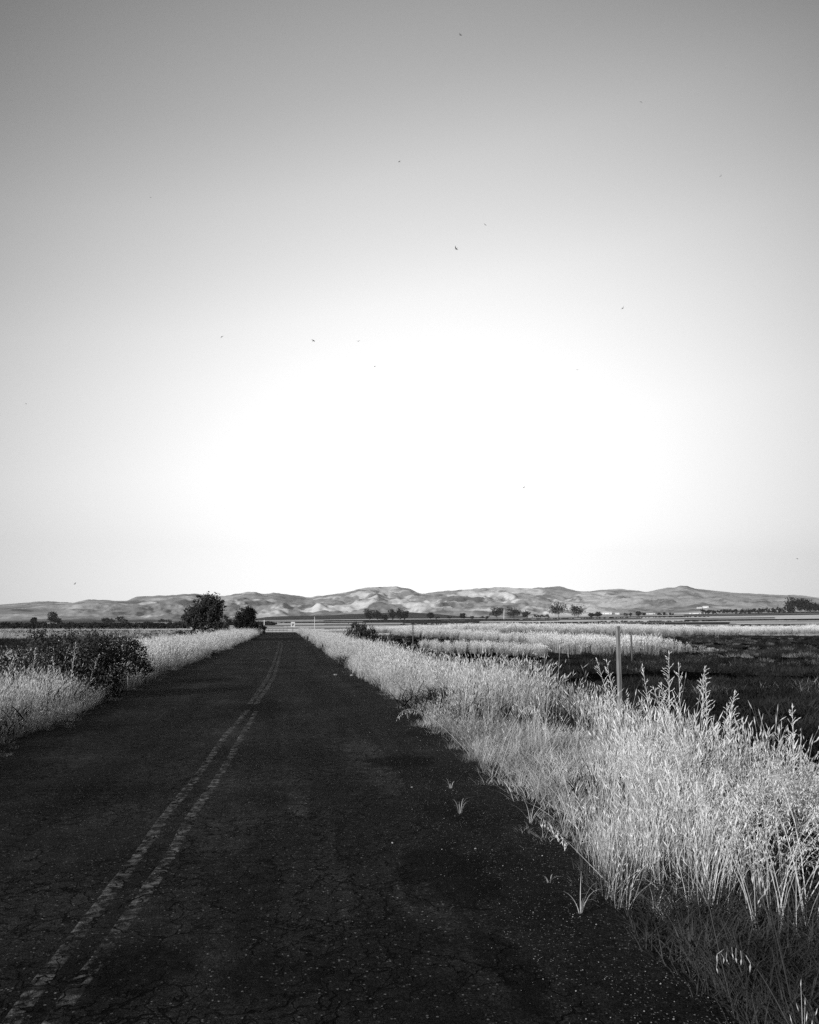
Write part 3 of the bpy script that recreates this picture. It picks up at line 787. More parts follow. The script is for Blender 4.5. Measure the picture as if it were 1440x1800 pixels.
def stalk(base, tip, label, group, spikes=22, head=0.45, bow=0.0, open_=1.0, thick=0.006, seed=0, sag=0.4):
    """a seeding grass stalk: stem with a branched head of spikelets"""
    random.seed(seed)
    base, tip = Vector(base), Vector(tip)
    root = empty('seeding_grass_stalk', base)
    a, c = Vector((0, 0, 0)), tip - base
    b = c * 0.5 + Vector((0, 0, bow))
    path = bezier(a, b, c, 9)
    m = MB(); m.tube(path, [thick * (0.5 - 0.35 * i / 9) for i in range(10)], 5); m.build('stem', M_STEM, root)
    h = MB()
    for k in range(spikes):
        t = 1 - head * (k + 0.5 * random.random()) / spikes
        i = min(int(t * 9), 8); q = path[i].lerp(path[i + 1], t * 9 - i)
        ax = (path[i + 1] - path[i]).normalized()
        s = random.uniform(0, 6.283)
        out = (Vector((math.cos(s), math.sin(s), 0)) * open_ * random.uniform(0.4, 0.9) + ax * random.uniform(0.5, 1.0)).normalized()
        ln = random.uniform(0.03, 0.09) * (0.35 + 1.3 * (1 - t) / head)
        e = q + out * ln
        h.tube([q, q.lerp(e, 0.5) + Vector((0, 0, 0.004)), e], [thick * 0.22] * 3, 3)
        d = (out + Vector((0, 0, -sag * random.random()))).normalized()
        for w in range(random.choice((1, 1, 2))):
            z = q.lerp(e, 1 - 0.45 * w)
            h.spindle(z, z + (d + vrand(0.25)).normalized() * random.uniform(0.022, 0.04), 0.0034, 4)
    h.spindle(path[-1], path[-1] + (path[-1] - path[-2]).normalized() * 0.04, 0.005, 4)
    kind(h.build('seed_head', M_HEAD, root), 'stuff')
    for k in range(2):
        l = MB(); i = random.choice((2, 3, 4)); s = random.uniform(0, 6.283); d = Vector((math.cos(s), math.sin(s), 0))
        lf = bezier(path[i], path[i] + d * 0.1 + Vector((0, 0, 0.14)), path[i] + d * 0.26 + Vector((0, 0, random.uniform(-0.05, 0.1))), 5)
        l.ribbon(lf, [0.007, 0.008, 0.007, 0.006, 0.004, 0.001], Vector((-d.y, d.x, 0))); l.build('leaf', M_STRAW, root)
    return tag(root, label, 'grass stalk', group)

def to_tip(px, py, base, extra=0.0):
    """tip of a stalk above its base, at the base's depth"""
    r = ray(px, py); b = Vector(base)
    t = (b.x * math.sin(YAW) + b.y * math.cos(YAW)) / (r.x * math.sin(YAW) + r.y * math.cos(YAW)) + extra
    return Vector((r.x * t, r.y * t, EYE + r.z * t))

def rooted(px, d):
    r = ray(px, 1096); t = d / math.hypot(r.x, r.y)
    return Vector((r.x * t, r.y * t, gz(r.x * t, r.y * t) - 0.02))

def verge_root(px, d, gap=0.45):
    while True:
        b = rooted(px, d)
        if (b.x > 0 and b.x > right_edge(b.y) + gap) or (b.x < 0 and b.x < left_edge(b.y) - gap):
            return b
        d += 0.1

GR, GL = 'seeding stalks above the right verge', 'seeding stalks before the dark shrub'
R_STALKS = [  # base px, distance, tip px, label
    (1098, 8.6, (1050, 1162), 'pale seeding stalk leaning left below the wooden post, longest of its pair', 24),
    (1092, 8.8, (1067, 1164), 'pale seeding stalk leaning left below the wooden post, upright one of its pair', 20),
    (1148, 8.4, (1130, 1172), 'pale seeding stalk just right of the wooden post', 20),
    (1166, 8.2, (1176, 1150), 'tallest seeding stalk in the thicket right of the wooden post', 30),
    (1188, 8.3, (1193, 1170), 'slim upright seeding stalk beside the tallest one', 18),
    (1212, 8.0, (1239, 1177), 'bushy seeding stalk leaning away from the wooden post', 34),
    (1200, 8.1, (1150, 1212), 'short seeding stalk bent across the thicket', 18),
    (1230, 7.9, (1241, 1196), 'feathery stalk with drooping spikelets at the end of the thicket', 24),
    (1245, 7.7, (1291, 1220), 'feathery stalk leaning far over the dark field', 34),
    (1262, 7.6, (1278, 1243), 'short stalk under the one that leans over the dark field', 18),
    (1290, 7.4, (1305, 1268), 'bare stalk end with a dense head above the grass edge', 10),
    (1376, 7.0, (1393, 1246), 'lone tall seeding stalk standing against the black ditch', 24),
    (1358, 7.0, (1368, 1285), 'shorter stalk beside the lone tall one at the black ditch', 14),
    (1180, 8.6, (1163, 1205), 'tangled stalk deep in the thicket', 26),
]
for i, (bx_, d, tp, lab, ns) in enumerate(R_STALKS):
    b = verge_root(bx_, d)
    stalk(b, to_tip(*tp, b), lab, GR, ns, 0.42, 0.03, 1.0, 0.0075, 200 + i)
L_STALKS = [(127, 12.2, (133, 1132), 'tall pale stalk before the middle of the dark shrub', 16), (150, 12.4, (174, 1152), 'stalk leaning right before the dark shrub', 18),
            (166, 12.4, (177, 1147), 'stalk crossing the leaning one before the dark shrub', 14), (60, 12.0, (62, 1142), 'upright stalk before the thin end of the dark shrub', 16),
            (228, 12.6, (252, 1143), 'stalk leaning over the round dark shrub', 12), (216, 12.6, (216, 1132), 'straight stalk rising between the two dark shrubs', 14),
            (204, 12.6, (203, 1126), 'thin stalk at the seam of the two dark shrubs', 12), (-2, 11.5, (22, 1162), 'stalk leaning right at the outer end of the shrub', 14),
            (86, 12.0, (86, 1172), 'short spiky stalk before the dark shrub', 10), (112, 12.0, (92, 1157), 'stalk leaning left before the dark shrub', 14),
            (32, 11.6, (38, 1188), 'short leaning stalk in the grass at the shrub foot', 10)]
for i, (bx_, d, tp, lab, ns) in enumerate(L_STALKS):
    b = verge_root(bx_, d)
    stalk(b, to_tip(*tp, b), lab, GL, ns, 0.4, 0.02, 0.9, 0.010, 300 + i)
# stalks bent over the hollow and the shoulder
def bent(bpx, d, ppx, tpx, label, seed, ns=16, dull=False):
    b = verge_root(bpx, d, 0.12); p = to_tip(*ppx, b); t = to_tip(*tpx, b, -0.15)
    ctl = p * 2 - (b + t) * 0.5
    random.seed(seed)
    root = empty('arching_grass_stalk', b)
    path = bezier(Vector((0, 0, 0)), ctl - b, t - b, 12)
    m = MB(); m.tube(path, [0.0019 - 0.00009 * i for i in range(13)], 5); m.build('stem', M_FOOT if dull else M_STEM, root)
    h = MB()
    for k in range(ns):
        u = 1 - 0.45 * k / ns; i = min(int(u * 12), 11); q = path[i].lerp(path[i + 1], u * 12 - i)
        e = q + Vector((random.gauss(0, 0.012), random.gauss(0, 0.012), -random.uniform(0.015, 0.035)))
        h.tube([q, e], [0.0012, 0.001], 3); h.spindle(e, e + Vector((random.gauss(0, 0.006), random.gauss(0, 0.006), -random.uniform(0.018, 0.03))), 0.0030, 4)
    kind(h.build('seed_head', M_STRAW if dull else M_HEAD, root), 'stuff')
    return tag(root, label, 'grass stalk', 'stalks bowed over the verge')
bent(872, 6.6, (925, 1243), (962, 1300), 'arching pale stalk bowed over the dark hollow in the verge', 1)
bent(862, 6.8, (915, 1252), (950, 1268), 'slimmer stalk bowed beside the arching one at the hollow', 2)
bent(832, 7.0, (745, 1254), (698, 1262), 'long oat stalk bowed out over the road edge', 3, 20)
bent(1010, 5.4, (985, 1345), (968, 1330), 'bowed stalk in front of the dark hollow', 4)
bent(1085, 3.9, (1010, 1492), (953, 1437), 'fallen oat stalk lying along the road edge', 5, 26)
bent(955, 4.6, (930, 1438), (890, 1460), 'small oat head drooping onto the shoulder', 6, 12)
bent(1400, 3.0, (1330, 1702), (1262, 1686), 'thin bowed stalk over the dark weeds', 7, 8, True)
bent(1262, 3.3, (1240, 1560), (1236, 1490), 'stout straight stalk rising out of the dark weeds', 8, 10, True)
bent(1372, 2.9, (1355, 1600), (1330, 1530), 'tall leaning stalk rising out of the dark weeds', 9, 10, True)

def tuft(px, py, label, blades, h, seed, spread=0.6, z=0.03):
    random.seed(seed)
    p = at(px, py, z)
    root = empty('dry_grass_tuft', p)
    for k in range(blades):
        s = random.uniform(0, 6.283); d = Vector((math.cos(s), math.sin(s), 0)); hh = h * random.uniform(0.5, 1.15)
        o = d * random.uniform(0, 0.02)
        m = MB()
        lf = bezier(o - Vector((0, 0, 0.01)), o + d * spread * hh * 0.3 + Vector((0, 0, hh * 0.8)), o + d * hh * spread * random.uniform(0.6, 1.6) + Vector((0, 0, hh * random.uniform(0.5, 1.0))), 5)
        m.ribbon(lf, [0.003, 0.0035, 0.0035, 0.003, 0.002, 0.001], Vector((-d.y, d.x, 0)).normalized())
        m.build('blade', M_STRAW, root)
    return tag(root, label, 'grass tuft', 'dry tufts rooted in the shoulder')
tuft(808, 1428, 'dry tuft growing out of the shoulder gravel, the most upright', 11, 0.13, 1)
tuft(1020, 1602, 'spindly dry tuft on the shoulder nearest the dark weeds', 9, 0.15, 2, 0.8)
tuft(932, 1444, 'sprawling dry tuft at the foot of the verge', 10, 0.17, 3, 1.2)
tuft(792, 1384, 'tiny dry tuft on the shoulder beyond the most upright one', 6, 0.09, 4)
tuft(965, 1548, 'flat dry tuft between two others on the shoulder', 6, 0.08, 5, 1.3)
tuft(718, 1262, 'small dry tuft where the shoulder meets the tall grass', 8, 0.14, 6, 0.9)

# pale stones on the shoulder
import bmesh
STONES = [(604, 1141, 0.22), (545 + 47, 1152, 0.16), (612, 1160, 0.15), (618, 1186, 0.15), (634, 1190, 0.16), (645, 1192, 0.20), (660, 1189, 0.14), (668, 1193, 0.15), (590, 1185, 0.12), (690, 1480, 0.02), (724, 1382, 0.022), (836, 1490, 0.02)]
for i, (px, py, s) in enumerate(STONES):
    random.seed(i + 70)
    bm = bmesh.new(); bmesh.ops.create_icosphere(bm, subdivisions=2, radius=s * 0.5)
    for v in bm.verts:
        n = v.co.normalized(); v.co *= 0.8 + 0.35 * math.sin(3 * n.x + i) * math.cos(2.3 * n.y + i * 2) + random.uniform(-0.07, 0.07); v.co.z *= 0.55
    m = bpy.data.meshes.new('stone'); bm.to_mesh(m); bm.free(); m.materials.append(M_STONE)
    p = at(px, py, 0.02); o = link(bpy.data.objects.new('stone', m)); o.location = (p.x, p.y, float(road_z(np.array([p.x]), np.array([p.y]))[0]) + 0.02 + s * 0.12)
    o.rotation_euler = (0, 0, random.uniform(0, 6))
    if i == 0: tag(o, 'largest pale stone at the far road edge under the tall grass', 'stone')
    elif i < 9: tag(o, 'pale stone in the rubble beside the far part of the road', 'stone', 'rubble stones')
    else: tag(o, 'single small pale pebble lying on the near asphalt', 'stone', 'pebbles on the near asphalt')

# ------------------------------------------------------------------ posts and signs
def post(name, px, d, top_px, width, mat, label, cat, tilt=0.0, depth=0.25):
    b = rooted(px, d); top = to_tip(*top_px, b); h = top.z - b.z
    bm = bmesh.new(); bmesh.ops.create_cube(bm, size=1.0)
    for v in bm.verts:
        v.co = Vector((v.co.x * width, v.co.y * width * 0.9, (v.co.z + 0.5) * (h + depth) - depth + (0.02 if v.co.z > 0 and v.co.x > 0 else 0)))
    bmesh.ops.subdivide_edges(bm, edges=[e for e in bm.edges if abs(e.verts[0].co.z - e.verts[1].co.z) > 0.3], cuts=7)
    random.seed(5)
    for v in bm.verts:
        v.co.x += random.gauss(0, width * 0.02); v.co.y += random.gauss(0, width * 0.02)
    bmesh.ops.bevel(bm, geom=[e for e in bm.edges], offset=width * 0.06, segments=1, affect='EDGES')
    m = bpy.data.meshes.new(name); bm.to_mesh(m); bm.free(); m.materials.append(mat)
    o = link(bpy.data.objects.new(name, m)); o.location = b; o.rotation_euler = (0, tilt, 0.25)
    return tag(o, label, cat)

M_POST = None
def wood_mat():
    m, nt, p, N, K = new_mat('grey_post_wood')
    tc = N.new('ShaderNodeTexCoord'); mp = N.new('ShaderNodeMapping'); mp.inputs['Scale'].default_value = (40, 40, 1.6)
    no = N.new('ShaderNodeTexNoise'); no.inputs['Scale'].default_value = 2.2; no.inputs['Detail'].default_value = 6
    mr = N.new('ShaderNodeMapRange'); mr.inputs['From Min'].default_value = 0.3; mr.inputs['From Max'].default_value = 0.7
    mr.inputs['To Min'].default_value = 0.05; mr.inputs['To Max'].default_value = 0.33
    K(tc.outputs['Object'], mp.inputs[0]); K(mp.outputs[0], no.inputs['Vector']); K(no.outputs[0], mr.inputs[0]); K(mr.outputs[0], p.inputs['Base Color'])
    b = N.new('ShaderNodeBump'); b.inputs['Strength'].default_value = 0.8; b.inputs['Distance'].default_value = 0.01
    K(no.outputs[0], b.inputs['Height']); K(b.outputs[0], p.inputs['Normal']); p.inputs['Roughness'].default_value = 0.9
    return m
M_POST = wood_mat()
post('fence_post', 1085, 15.4, (1085.5, 1102), 0.066, M_POST, 'square weathered wooden fence post standing at the edge of the tall grass', 'post', 0.004)
post('stake', 1109, 54, (1109.5, 1118), 0.085, M_STEEL, 'thin dark stake in the reeds behind the wooden post', 'stake', -0.01)
post('stake', 726, 75, (726.5, 1099), 0.09, M_STEEL, 'thin dark stake left of the bright reeds', 'stake', 0.0)
post('marker_pole', 553, 330, (553, 1084), 0.12, M_WHITE, 'slim white pole beyond the end of the road', 'pole')
post('marker_pole', 464.5, 260, (464.5, 1090), 0.18, M_WHITE, 'short pale pole between the road end and the roadside trees', 'pole')
post('delineator_post', 540.5, 66, (540.5, 1119), 0.09, M_DARK, 'short dark marker post at the right road edge', 'post', 0.05)
post('delineator_post', 582, 62, (582, 1115), 0.05, M_WHITE, 'slim pale marker stick in the right verge grass', 'post', 0.02)

def road_sign():
    d = ROAD_END + 11
    b = rooted(515, d)
    root = empty('road_sign', b, -0.15)
    m = MB(); m.box((-0.05, 0.02, -0.3), (0.05, 0.10, 1.9)); m.build('post', M_STEEL, root)
    m = MB(); m.box((-0.38, -0.02, 0.95), (0.38, 0.018, 1.95)); m.build('board', plain('sign_face', 0.5, 0.5, 0.1, 3), root)
    m = MB(); y = -0.026
    m.add([(-0.22, y, 1.62), (0.22, y, 1.62), (0.22, y, 1.46), (0.02, y, 1.36), (0.16, y, 1.30), (-0.12, y, 1.08), (-0.14, y, 1.34), (-0.02, y, 1.46), (-0.22, y, 1.48)], [tuple(range(9))])
    m.build('arrow_mark', M_BLACK, root)
    tag(root, 'small white sign with a dark arrow at the end of the road', 'sign')
road_sign()
def rail_fence(px0, px1, d, label, n):
    a, b = rooted(px0, d), rooted(px1, d + 1)
    root = empty('rail_fence', a)
    for k in range(n):
        p = a.lerp(b, k / (n - 1)) - a; p.z = gz(a.x + p.x, a.y + p.y) - a.z
        m = MB(); m.box((p.x - 0.09, p.y - 0.08, p.z - 0.3), (p.x + 0.09, p.y + 0.08, p.z + 1.1)); m.build('post', M_WOOD, root)
    for z in (0.45, 0.85):
        m = MB(); m.tube([Vector((0, -0.12, z)), b - a + Vector((0, -0.12, z))], [0.06, 0.06], 6); m.build('rail', M_WOOD, root)
    tag(root, label, 'fence', 'rail fences at the road end')
rail_fence(466, 505, ROAD_END + 12, 'low pale rail fence closing the end of the road left of the sign', 7)
rail_fence(526, 580, ROAD_END + 14, 'low pale rail fence running right from the sign', 9)

# ------------------------------------------------------------------ trees and shrubs
def crown_mesh(name, blobs, n, size, mat, parent, seed, upright=0.0, tuftn=None, fill=1.0):
    """leaf-sized faces gathered in clumps spread through the crown's volume"""
    r = np.random.default_rng(seed)
    bl = np.array(blobs, float)
    vol = np.prod(bl[:, 3:], 1); pick = r.choice(len(bl), size=max(12, n // (tuftn or 38)), p=vol / vol.sum())
    d = r.normal(size=(len(pick), 3)); d /= np.linalg.norm(d, axis=1)[:, None]
    cc = bl[pick, :3] + d * bl[pick, 3:] * (r.random((len(pick), 1)) ** 0.42)
    crad = (bl[pick, 3:].mean(1)) * r.uniform(0.12, 0.26, len(pick)) * fill
    w = r.integers(0, len(pick), n)
    p = cc[w] + r.normal(size=(n, 3)) * crad[w][:, None] * np.array([0.75, 0.75, 0.6 + 0.6 * upright])
    u = r.normal(size=(n, 3)); u[:, 2] += upright * 3; u /= np.linalg.norm(u, axis=1)[:, None]
    q = r.normal(size=(n, 3)); s = np.cross(u, q); s /= np.linalg.norm(s, axis=1)[:, None]
    L_ = (size * r.uniform(0.6, 1.35, n))[:, None]
    v = np.stack([p - u * L_ * 0.5, p + s * L_ * (0.32 - 0.16 * upright), p + u * L_ * 0.5, p - s * L_ * (0.32 - 0.16 * upright)], 1).reshape(-1, 3)
    f = np.arange(4 * n).reshape(-1, 4)
    m = bpy.data.meshes.new(name); m.from_pydata(v.tolist(), [], f.tolist()); m.materials.append(mat)
    return link(bpy.data.objects.new(name, m), parent), cc

def tree(name, loc, blobs, n, size, mat, trunk_r, label, cat, group=None, seed=1, limbs=9, upright=0.0, stems=1, part='trunk', tuftn=None, fill=1.0):
    root = empty(name, loc)
    cr, cc = crown_mesh('crown' if cat == 'tree' else 'foliage', blobs, n, size, mat, root, seed, upright, tuftn, fill)
    random.seed(seed)
    m = MB()
    top = max(b[2] for b in blobs); cx = sum(b[0] for b in blobs) / len(blobs); cy = sum(b[1] for b in blobs) / len(blobs)
    for s in range(stems):
        o = Vector((random.uniform(-1, 1), random.uniform(-1, 1), 0)) * trunk_r * (2.5 if stems > 1 else 0)
        pts = [o + Vector((0, 0, -0.4)), o + Vector((cx * 0.2 + random.gauss(0, trunk_r), cy * 0.2, top * 0.3)), Vector((cx * 0.6 + o.x * 2, cy * 0.6 + o.y * 2, top * 0.65)), Vector((cx + o.x * 3, cy + o.y * 3, top))]
        m.tube(pts, [trunk_r * 1.2, trunk_r, trunk_r * 0.7, trunk_r * 0.25], 7)
    for k in range(limbs):
        e = Vector(cc[(k * 7) % len(cc)]); s = Vector((cx * 0.3, cy * 0.3, min(e.z * 0.5, top * 0.5)))
        m.tube([s, s.lerp(e, 0.5) + Vector((0, 0, 0.06 * top)), e], [trunk_r * 0.5, trunk_r * 0.3, trunk_r * 0.08], 5)
    m.build(part, M_BARK, root)
    return tag(root, label, cat, group)

def place(px, d):
    b = rooted(px, d); b.z += 0.0
    return b
# the two roadside trees
b = place(358, 112); k = 112 / FPX
b.z += 0.25
tree('roadside_tree', b, [(0.2, 0, 3.2, 2.1, 2.0, 1.9), (1.0, 0.3, 3.9, 1.35, 1.4, 1.5), (-1.2, 0, 2.4, 1.4, 1.4, 1.5), (0.9, -0.2, 2.0, 1.5, 1.5, 1.5), (-0.3, 0.2, 4.4, 1.2, 1.2, 1.0), (-1.6, 0.2, 1.4, 0.9, 0.9, 0.9)],
     9500, 0.26, M_LEAF, 0.2, 'large round leafy tree by the left verge, the bigger of the roadside pair', 'tree', None, 3, 14).scale = (1.06, 1.06, 1.1)
b = place(431, 122)
tree('roadside_tree', b, [(0, 0, 2.5, 1.5, 1.5, 1.6), (0.4, 0, 3.3, 1.1, 1.1, 1.0), (-0.7, 0, 2.0, 1.1, 1.1, 1.3), (0.8, 0, 1.6, 1.1, 1.1, 1.2)],
     6500, 0.25, M_LEAFD, 0.16, 'smaller spiky-topped tree right of the large round one', 'tree', None, 4, 12, 0.5)
b = place(397, 215)
tree('roadside_tree', b, [(0, 0, 2.6, 1.3, 1.3, 2.0), (-0.2, 0, 1.2, 1.7, 1.5, 1.0)], 1500, 0.4, M_LEAFG, 0.14, 'slender grey tree seen between the two roadside trees', 'tree', None, 5, 6, 0.3)
b = place(459, 132)
tree('roadside_bush', b, [(0, 0, 0.7, 0.9, 0.9, 0.7), (-0.9, 0, 0.8, 0.8, 0.8, 0.8)], 1700, 0.24, M_LEAFD, 0.06, 'dark low bush at the road edge right of the spiky tree', 'bush', None, 6, 5, 0, 2, 'stem')
for i, (px, d, s, lab) in enumerate([(318, 98, 1.0, 'dark low bush spreading at the foot of the large round tree'), (338, 100, 0.8, 'dark low bush under the left side of the large round tree'), (408, 128, 0.8, 'dark undergrowth between the two roadside trees')]):
    tree('roadside_bush', place(px, d), [(0, 0, 0.55 * s, 1.4 * s, 1.0, 0.6 * s), (0.7, 0, 0.7 * s, 0.9, 0.9, 0.6 * s)], 1500, 0.24, M_LEAFD, 0.05, lab, 'bush', None, 20 + i, 5, 0, 2, 'stem')
# the shrubs before the left field
b = place(98, 18.2)
tree('verge_shrub', b, [(0.1, 0.2, 0.95, 1.0, 0.8, 0.62), (-0.75, 0, 0.65, 0.75, 0.7, 0.6), (0.85, 0.5, 0.95, 0.65, 0.7, 0.55), (-0.1, 0, 0.5, 1.3, 0.9, 0.5), (0.5, 0.3, 1.3, 0.6, 0.5, 0.42), (-0.2, 0.1, 1.3, 0.5, 0.5, 0.35), (1.2, 0.7, 0.9, 0.45, 0.5, 0.55)],
     24000, 0.06, M_LEAFG, 0.035, 'broad dark shrub with fine leaves behind the left verge grass', 'shrub', None, 8, 14, 0.35, 5, 'stem').scale = (1, 1, 0.88)
b = place(234, 22.6)
tree('verge_shrub', b, [(0, 0, 0.85, 0.42, 0.45, 0.55), (-0.3, 0.1, 0.95, 0.42, 0.45, 0.6), (0.1, 0, 0.45, 0.45, 0.45, 0.4)],
     8000, 0.055, M_LEAFD, 0.03, 'compact round nearly black shrub at the road end of the broad one', 'shrub', None, 9, 8, 0.1, 3, 'stem').scale = (1, 1, 0.85)
# feathery shrubs on the right
b = place(642, 62)
tree('broom_shrub', b, [(-0.5, 0, 1.3, 0.9, 0.9, 0.9), (0.5, 0, 1.1, 0.9, 0.9, 0.85), (1.1, 0, 0.8, 0.7, 0.7, 0.7), (-0.5, 0, 1.9, 0.7, 0.6, 0.5)], 6500, 0.2, M_LEAFG, 0.04, 'feathery upright shrub in the right verge far down the road', 'shrub', None, 10, 10, 1.0, 6, 'stem')
b = place(684, 66)
tree('broom_shrub', b, [(0, 0, 0.8, 0.65, 0.6, 0.7), (0.4, 0, 0.9, 0.4, 0.4, 0.7)], 2000, 0.2, M_LEAFG, 0.03, 'smaller feathery shrub just right of the larger one', 'shrub', None, 11, 6, 1.0, 4, 'stem')

# far trees, each where it stands on the valley floor
def far_tree(px, base_y, top_y, wid, label, group=None, seed=0, tall=False, n=900):
    # distance at which the floor shows at that height in the view
    lo, hi = 200.0, 2500.0
    for _ in range(30):
        mid = (lo + hi) / 2; r = ray(px, 1096); t = mid / math.hypot(r.x, r.y)
        if 1096 - (gz(r.x * t, r.y * t) - EYE) / mid * FPX > base_y: lo = mid
        else: hi = mid
    d = min(lo, 1700.0)
    b = rooted(px, d); h = max(base_y - top_y, 2) * d / FPX * 1.3; w = wid * d / FPX * 0.64
    random.seed(seed)
    bl = [(0, 0, h * 0.55, w * 0.75, w * 0.75, h * 0.40)]
    for k in range(4):
        a = random.uniform(0, 6.28); bl.append((math.cos(a) * w * 0.5, math.sin(a) * w * 0.4, h * random.uniform(0.3, 0.8), w * random.uniform(0.4, 0.6), w * random.uniform(0.4, 0.6), h * random.uniform(0.15, 0.24)))
    return tree('valley_tree', b, bl, n, max(0.5, d / 1387 * 2.1) , M_LEAFD, max(0.12, h * 0.022), label, 'tree', group, seed, 4, tuftn=9, fill=1.35)
FAR = [(650, 1091, 1076, 16, 'round dark tree, first of the clump on the valley floor behind the feathery shrub'), (664, 1091, 1077, 16, 'round dark tree, second of the clump behind the feathery shrub'), (676, 1091, 1082, 12, 'low tree at the middle of the clump behind the feathery shrub'),
       (690, 1091, 1075, 14, 'thin-crowned tree before the low dark ridge'), (703, 1091, 1073, 16, 'tall open-crowned tree before the low dark ridge, tallest of its clump'), (712, 1091, 1078, 10, 'narrow tree leaning on the tallest of the ridge clump'),
       (757, 1088, 1078, 11, 'single round tree before the end of the low dark ridge'), (814, 1085, 1077, 10, 'single small tree where the low dark ridge ends'),
       (874, 1084, 1068, 22, 'dome-shaped tree left of the white pole'), (904, 1083, 1068, 22, 'spreading tree right of the white pole'), (925, 1084, 1074, 12, 'small tree beside the spreading one'),
       (983, 1084, 1063, 32, 'large broad tree, bigger of the pair at the foot of the hills'), (1016, 1084, 1067, 26, 'dense dark tree, smaller of the pair at the foot of the hills'),
       (1040, 1082, 1077, 8, 'small round tree beside the dense dark one'), (1052, 1082, 1076, 12, 'low round tree before the white farm roofs'),
       (91, 1097, 1081, 16, 'tall rounded tree above the small white house'), (100, 1097, 1089, 12, 'low tree beside the small white house'), (59, 1098, 1089, 9, 'small round tree standing alone left of the white house'),
       (1123, 1081, 1075, 8, 'small tree right of the white farm roofs')]
for i, (px, by, ty, w, lab) in enumerate(FAR):
    far_tree(px, by, ty, w, lab, 'trees scattered on the valley floor', 400 + i)
for i, px in enumerate([181, 187, 193, 199, 208, 214, 219]):
    far_tree(px, 1094, (1088, 1087, 1088, 1090, 1086, 1086, 1089)[i], 9, 'low tree in the short dark row below the left hills', 'short tree row below the left hills', 450 + i, n=160)
for i, px in enumerate([280, 286, 292, 298]):
    far_tree(px, 1093, (1090, 1088, 1089, 1090)[i], 8, 'low tree in the row beside the large round roadside tree', 'tree row beside the round tree', 460 + i, n=140)
for i, px in enumerate([2, 12, 24, 34, 44, 52, 66, 76]):
    far_tree(px, 1102, 1096, 13, 'dark hedge bush along the far edge of the left field', 'hedge of the left field', 470 + i, n=160)
for i, px in enumerate([168, 178, 270, 306, 316, 326]):
    far_tree(px, 1102, 1098, 9, 'small dark bush along the pale strip of the left field', 'bushes of the left field', 480 + i, n=140)
for i in range(27):
    px = 1236 + i * 6.1 + random.uniform(-1.5, 1.5)
    far_tree(px, 1080 - 0.014 * (px - 1236), 1073 - 0.012 * (px - 1236) - random.uniform(-1.2, 1.2), 8.5, 'small rounded tree in the long row at the foot of the right hills', 'long tree row under the right hills', 500 + i, n=130)
for i, px in enumerate([848, 858, 940, 948, 955, 962, 1100, 1110, 1132, 770, 790, 830, 1160, 1170, 1180]):
    far_tree(px, 1085 - 0.012 * (px - 850), 1080.5 - 0.012 * (px - 850), 8, 'tiny far bush on the upper edge of the valley fields', 'tiny bushes at the foot of the hills', 540 + i, n=110)
for i, (px, ty, w) in enumerate([(1390, 1059, 15), (1399, 1056, 17), (1408, 1058, 13), (1417, 1058, 11), (1426, 1059, 12), (1434, 1063, 10), (1443, 1066, 12), (1453, 1063, 13)]):
    far_tree(px, 1076, ty, w, 'tall slim tree in the dark grove at the foot of the right hills', 'dark grove', 560 + i, n=800)

# hedge rows of the valley, too far to count
hx, hy, hs = [], [], []
r_ = np.random.default_rng(77)
for (d, p0, p1, n) in [(300, 700, 1500, 200), (430, 950, 1500, 170), (620, 700, 1000, 130), (760, 1050, 1500, 190), (1250, 560, 1250, 230), (380, -60, 330, 190), (620, -60, 480, 260), (900, 60, 600, 220)]:
    for px in r_.uniform(p0, p1, n):
        r = ray(px, 1096); t = (d + 20 * math.sin(px * 0.02) + r_.normal(0, 5)) / math.hypot(r.x, r.y)
        hx.append(r.x * t); hy.append(r.y * t); hs.append(r_.uniform(0.5, 1.4) * (1.0 + d / 700) * (1.6 if px < 480 else 0.75))
hcol = bpy.data.collections.new('hedge_clumps')
for s in range(3):
    o_, _ = crown_mesh('hedge', [(0, 0, 0.3, 0.8, 0.8, 0.3)], 60, 0.4, M_LEAFD, None, 900 + s)
    C.objects.unlink(o_); hcol.objects.link(o_)
PROTO['hedge'] = hcol
scatter('field_hedges', 'hedge', pts_on(np.array(hx), np.array(hy)), hs, 0.05, label='thin dark hedge rows dividing the valley fields', cat='hedge', seed=78)

# ------------------------------------------------------------------ far buildings and pole
def building(name, px, by, w_px, h_px, label, depth=9.0, roof_part=0.45, d=None, group=None, win=2):
    if d is None:
        lo, hi = 200.0, 4600.0
        for _ in range(34):
            mid = (lo + hi) / 2; r = ray(px, 1096); t = mid / math.hypot(r.x, r.y)
            if 1096 - (gz(r.x * t, r.y * t) - EYE) / mid * FPX > by: lo = mid
            else: hi = mid
        d = lo
    b = rooted(px, d); w = w_px * d / FPX / 2; h = h_px * d / FPX; hw = h * (1 - roof_part)
    az = math.atan2(b.x, b.y)
    root = empty(name, b, -az)
    m = MB(); m.box((-w, 0, -3), (w, depth, hw)); m.build('wall', M_WHITE, root)
    m = MB(); e = w * 0.05
    m.add([(-w - e, -e, hw), (w + e, -e, hw), (w + e, depth + e, hw), (-w - e, depth + e, hw), (-w - e, depth / 2, h), (w + e, depth / 2, h)],
          [(0, 1, 5, 4), (2, 3, 4, 5), (1, 2, 5), (3, 0, 4), (0, 3, 2, 1)]); m.build('roof', M_ROOF, root)
    for k in range(win):
        x = -w * 0.6 + 1.2 * w * k / max(win - 1, 1)
        m = MB(); m.box((x - w * 0.09, -0.06, hw * 0.25), (x + w * 0.09, -0.005, hw * 0.75)); m.build('window', M_DARK, root)
    return tag(root, label, 'building', group)
building('house', 91, 1098.5, 13, 3.6, 'small white house under the tall rounded tree', 6)
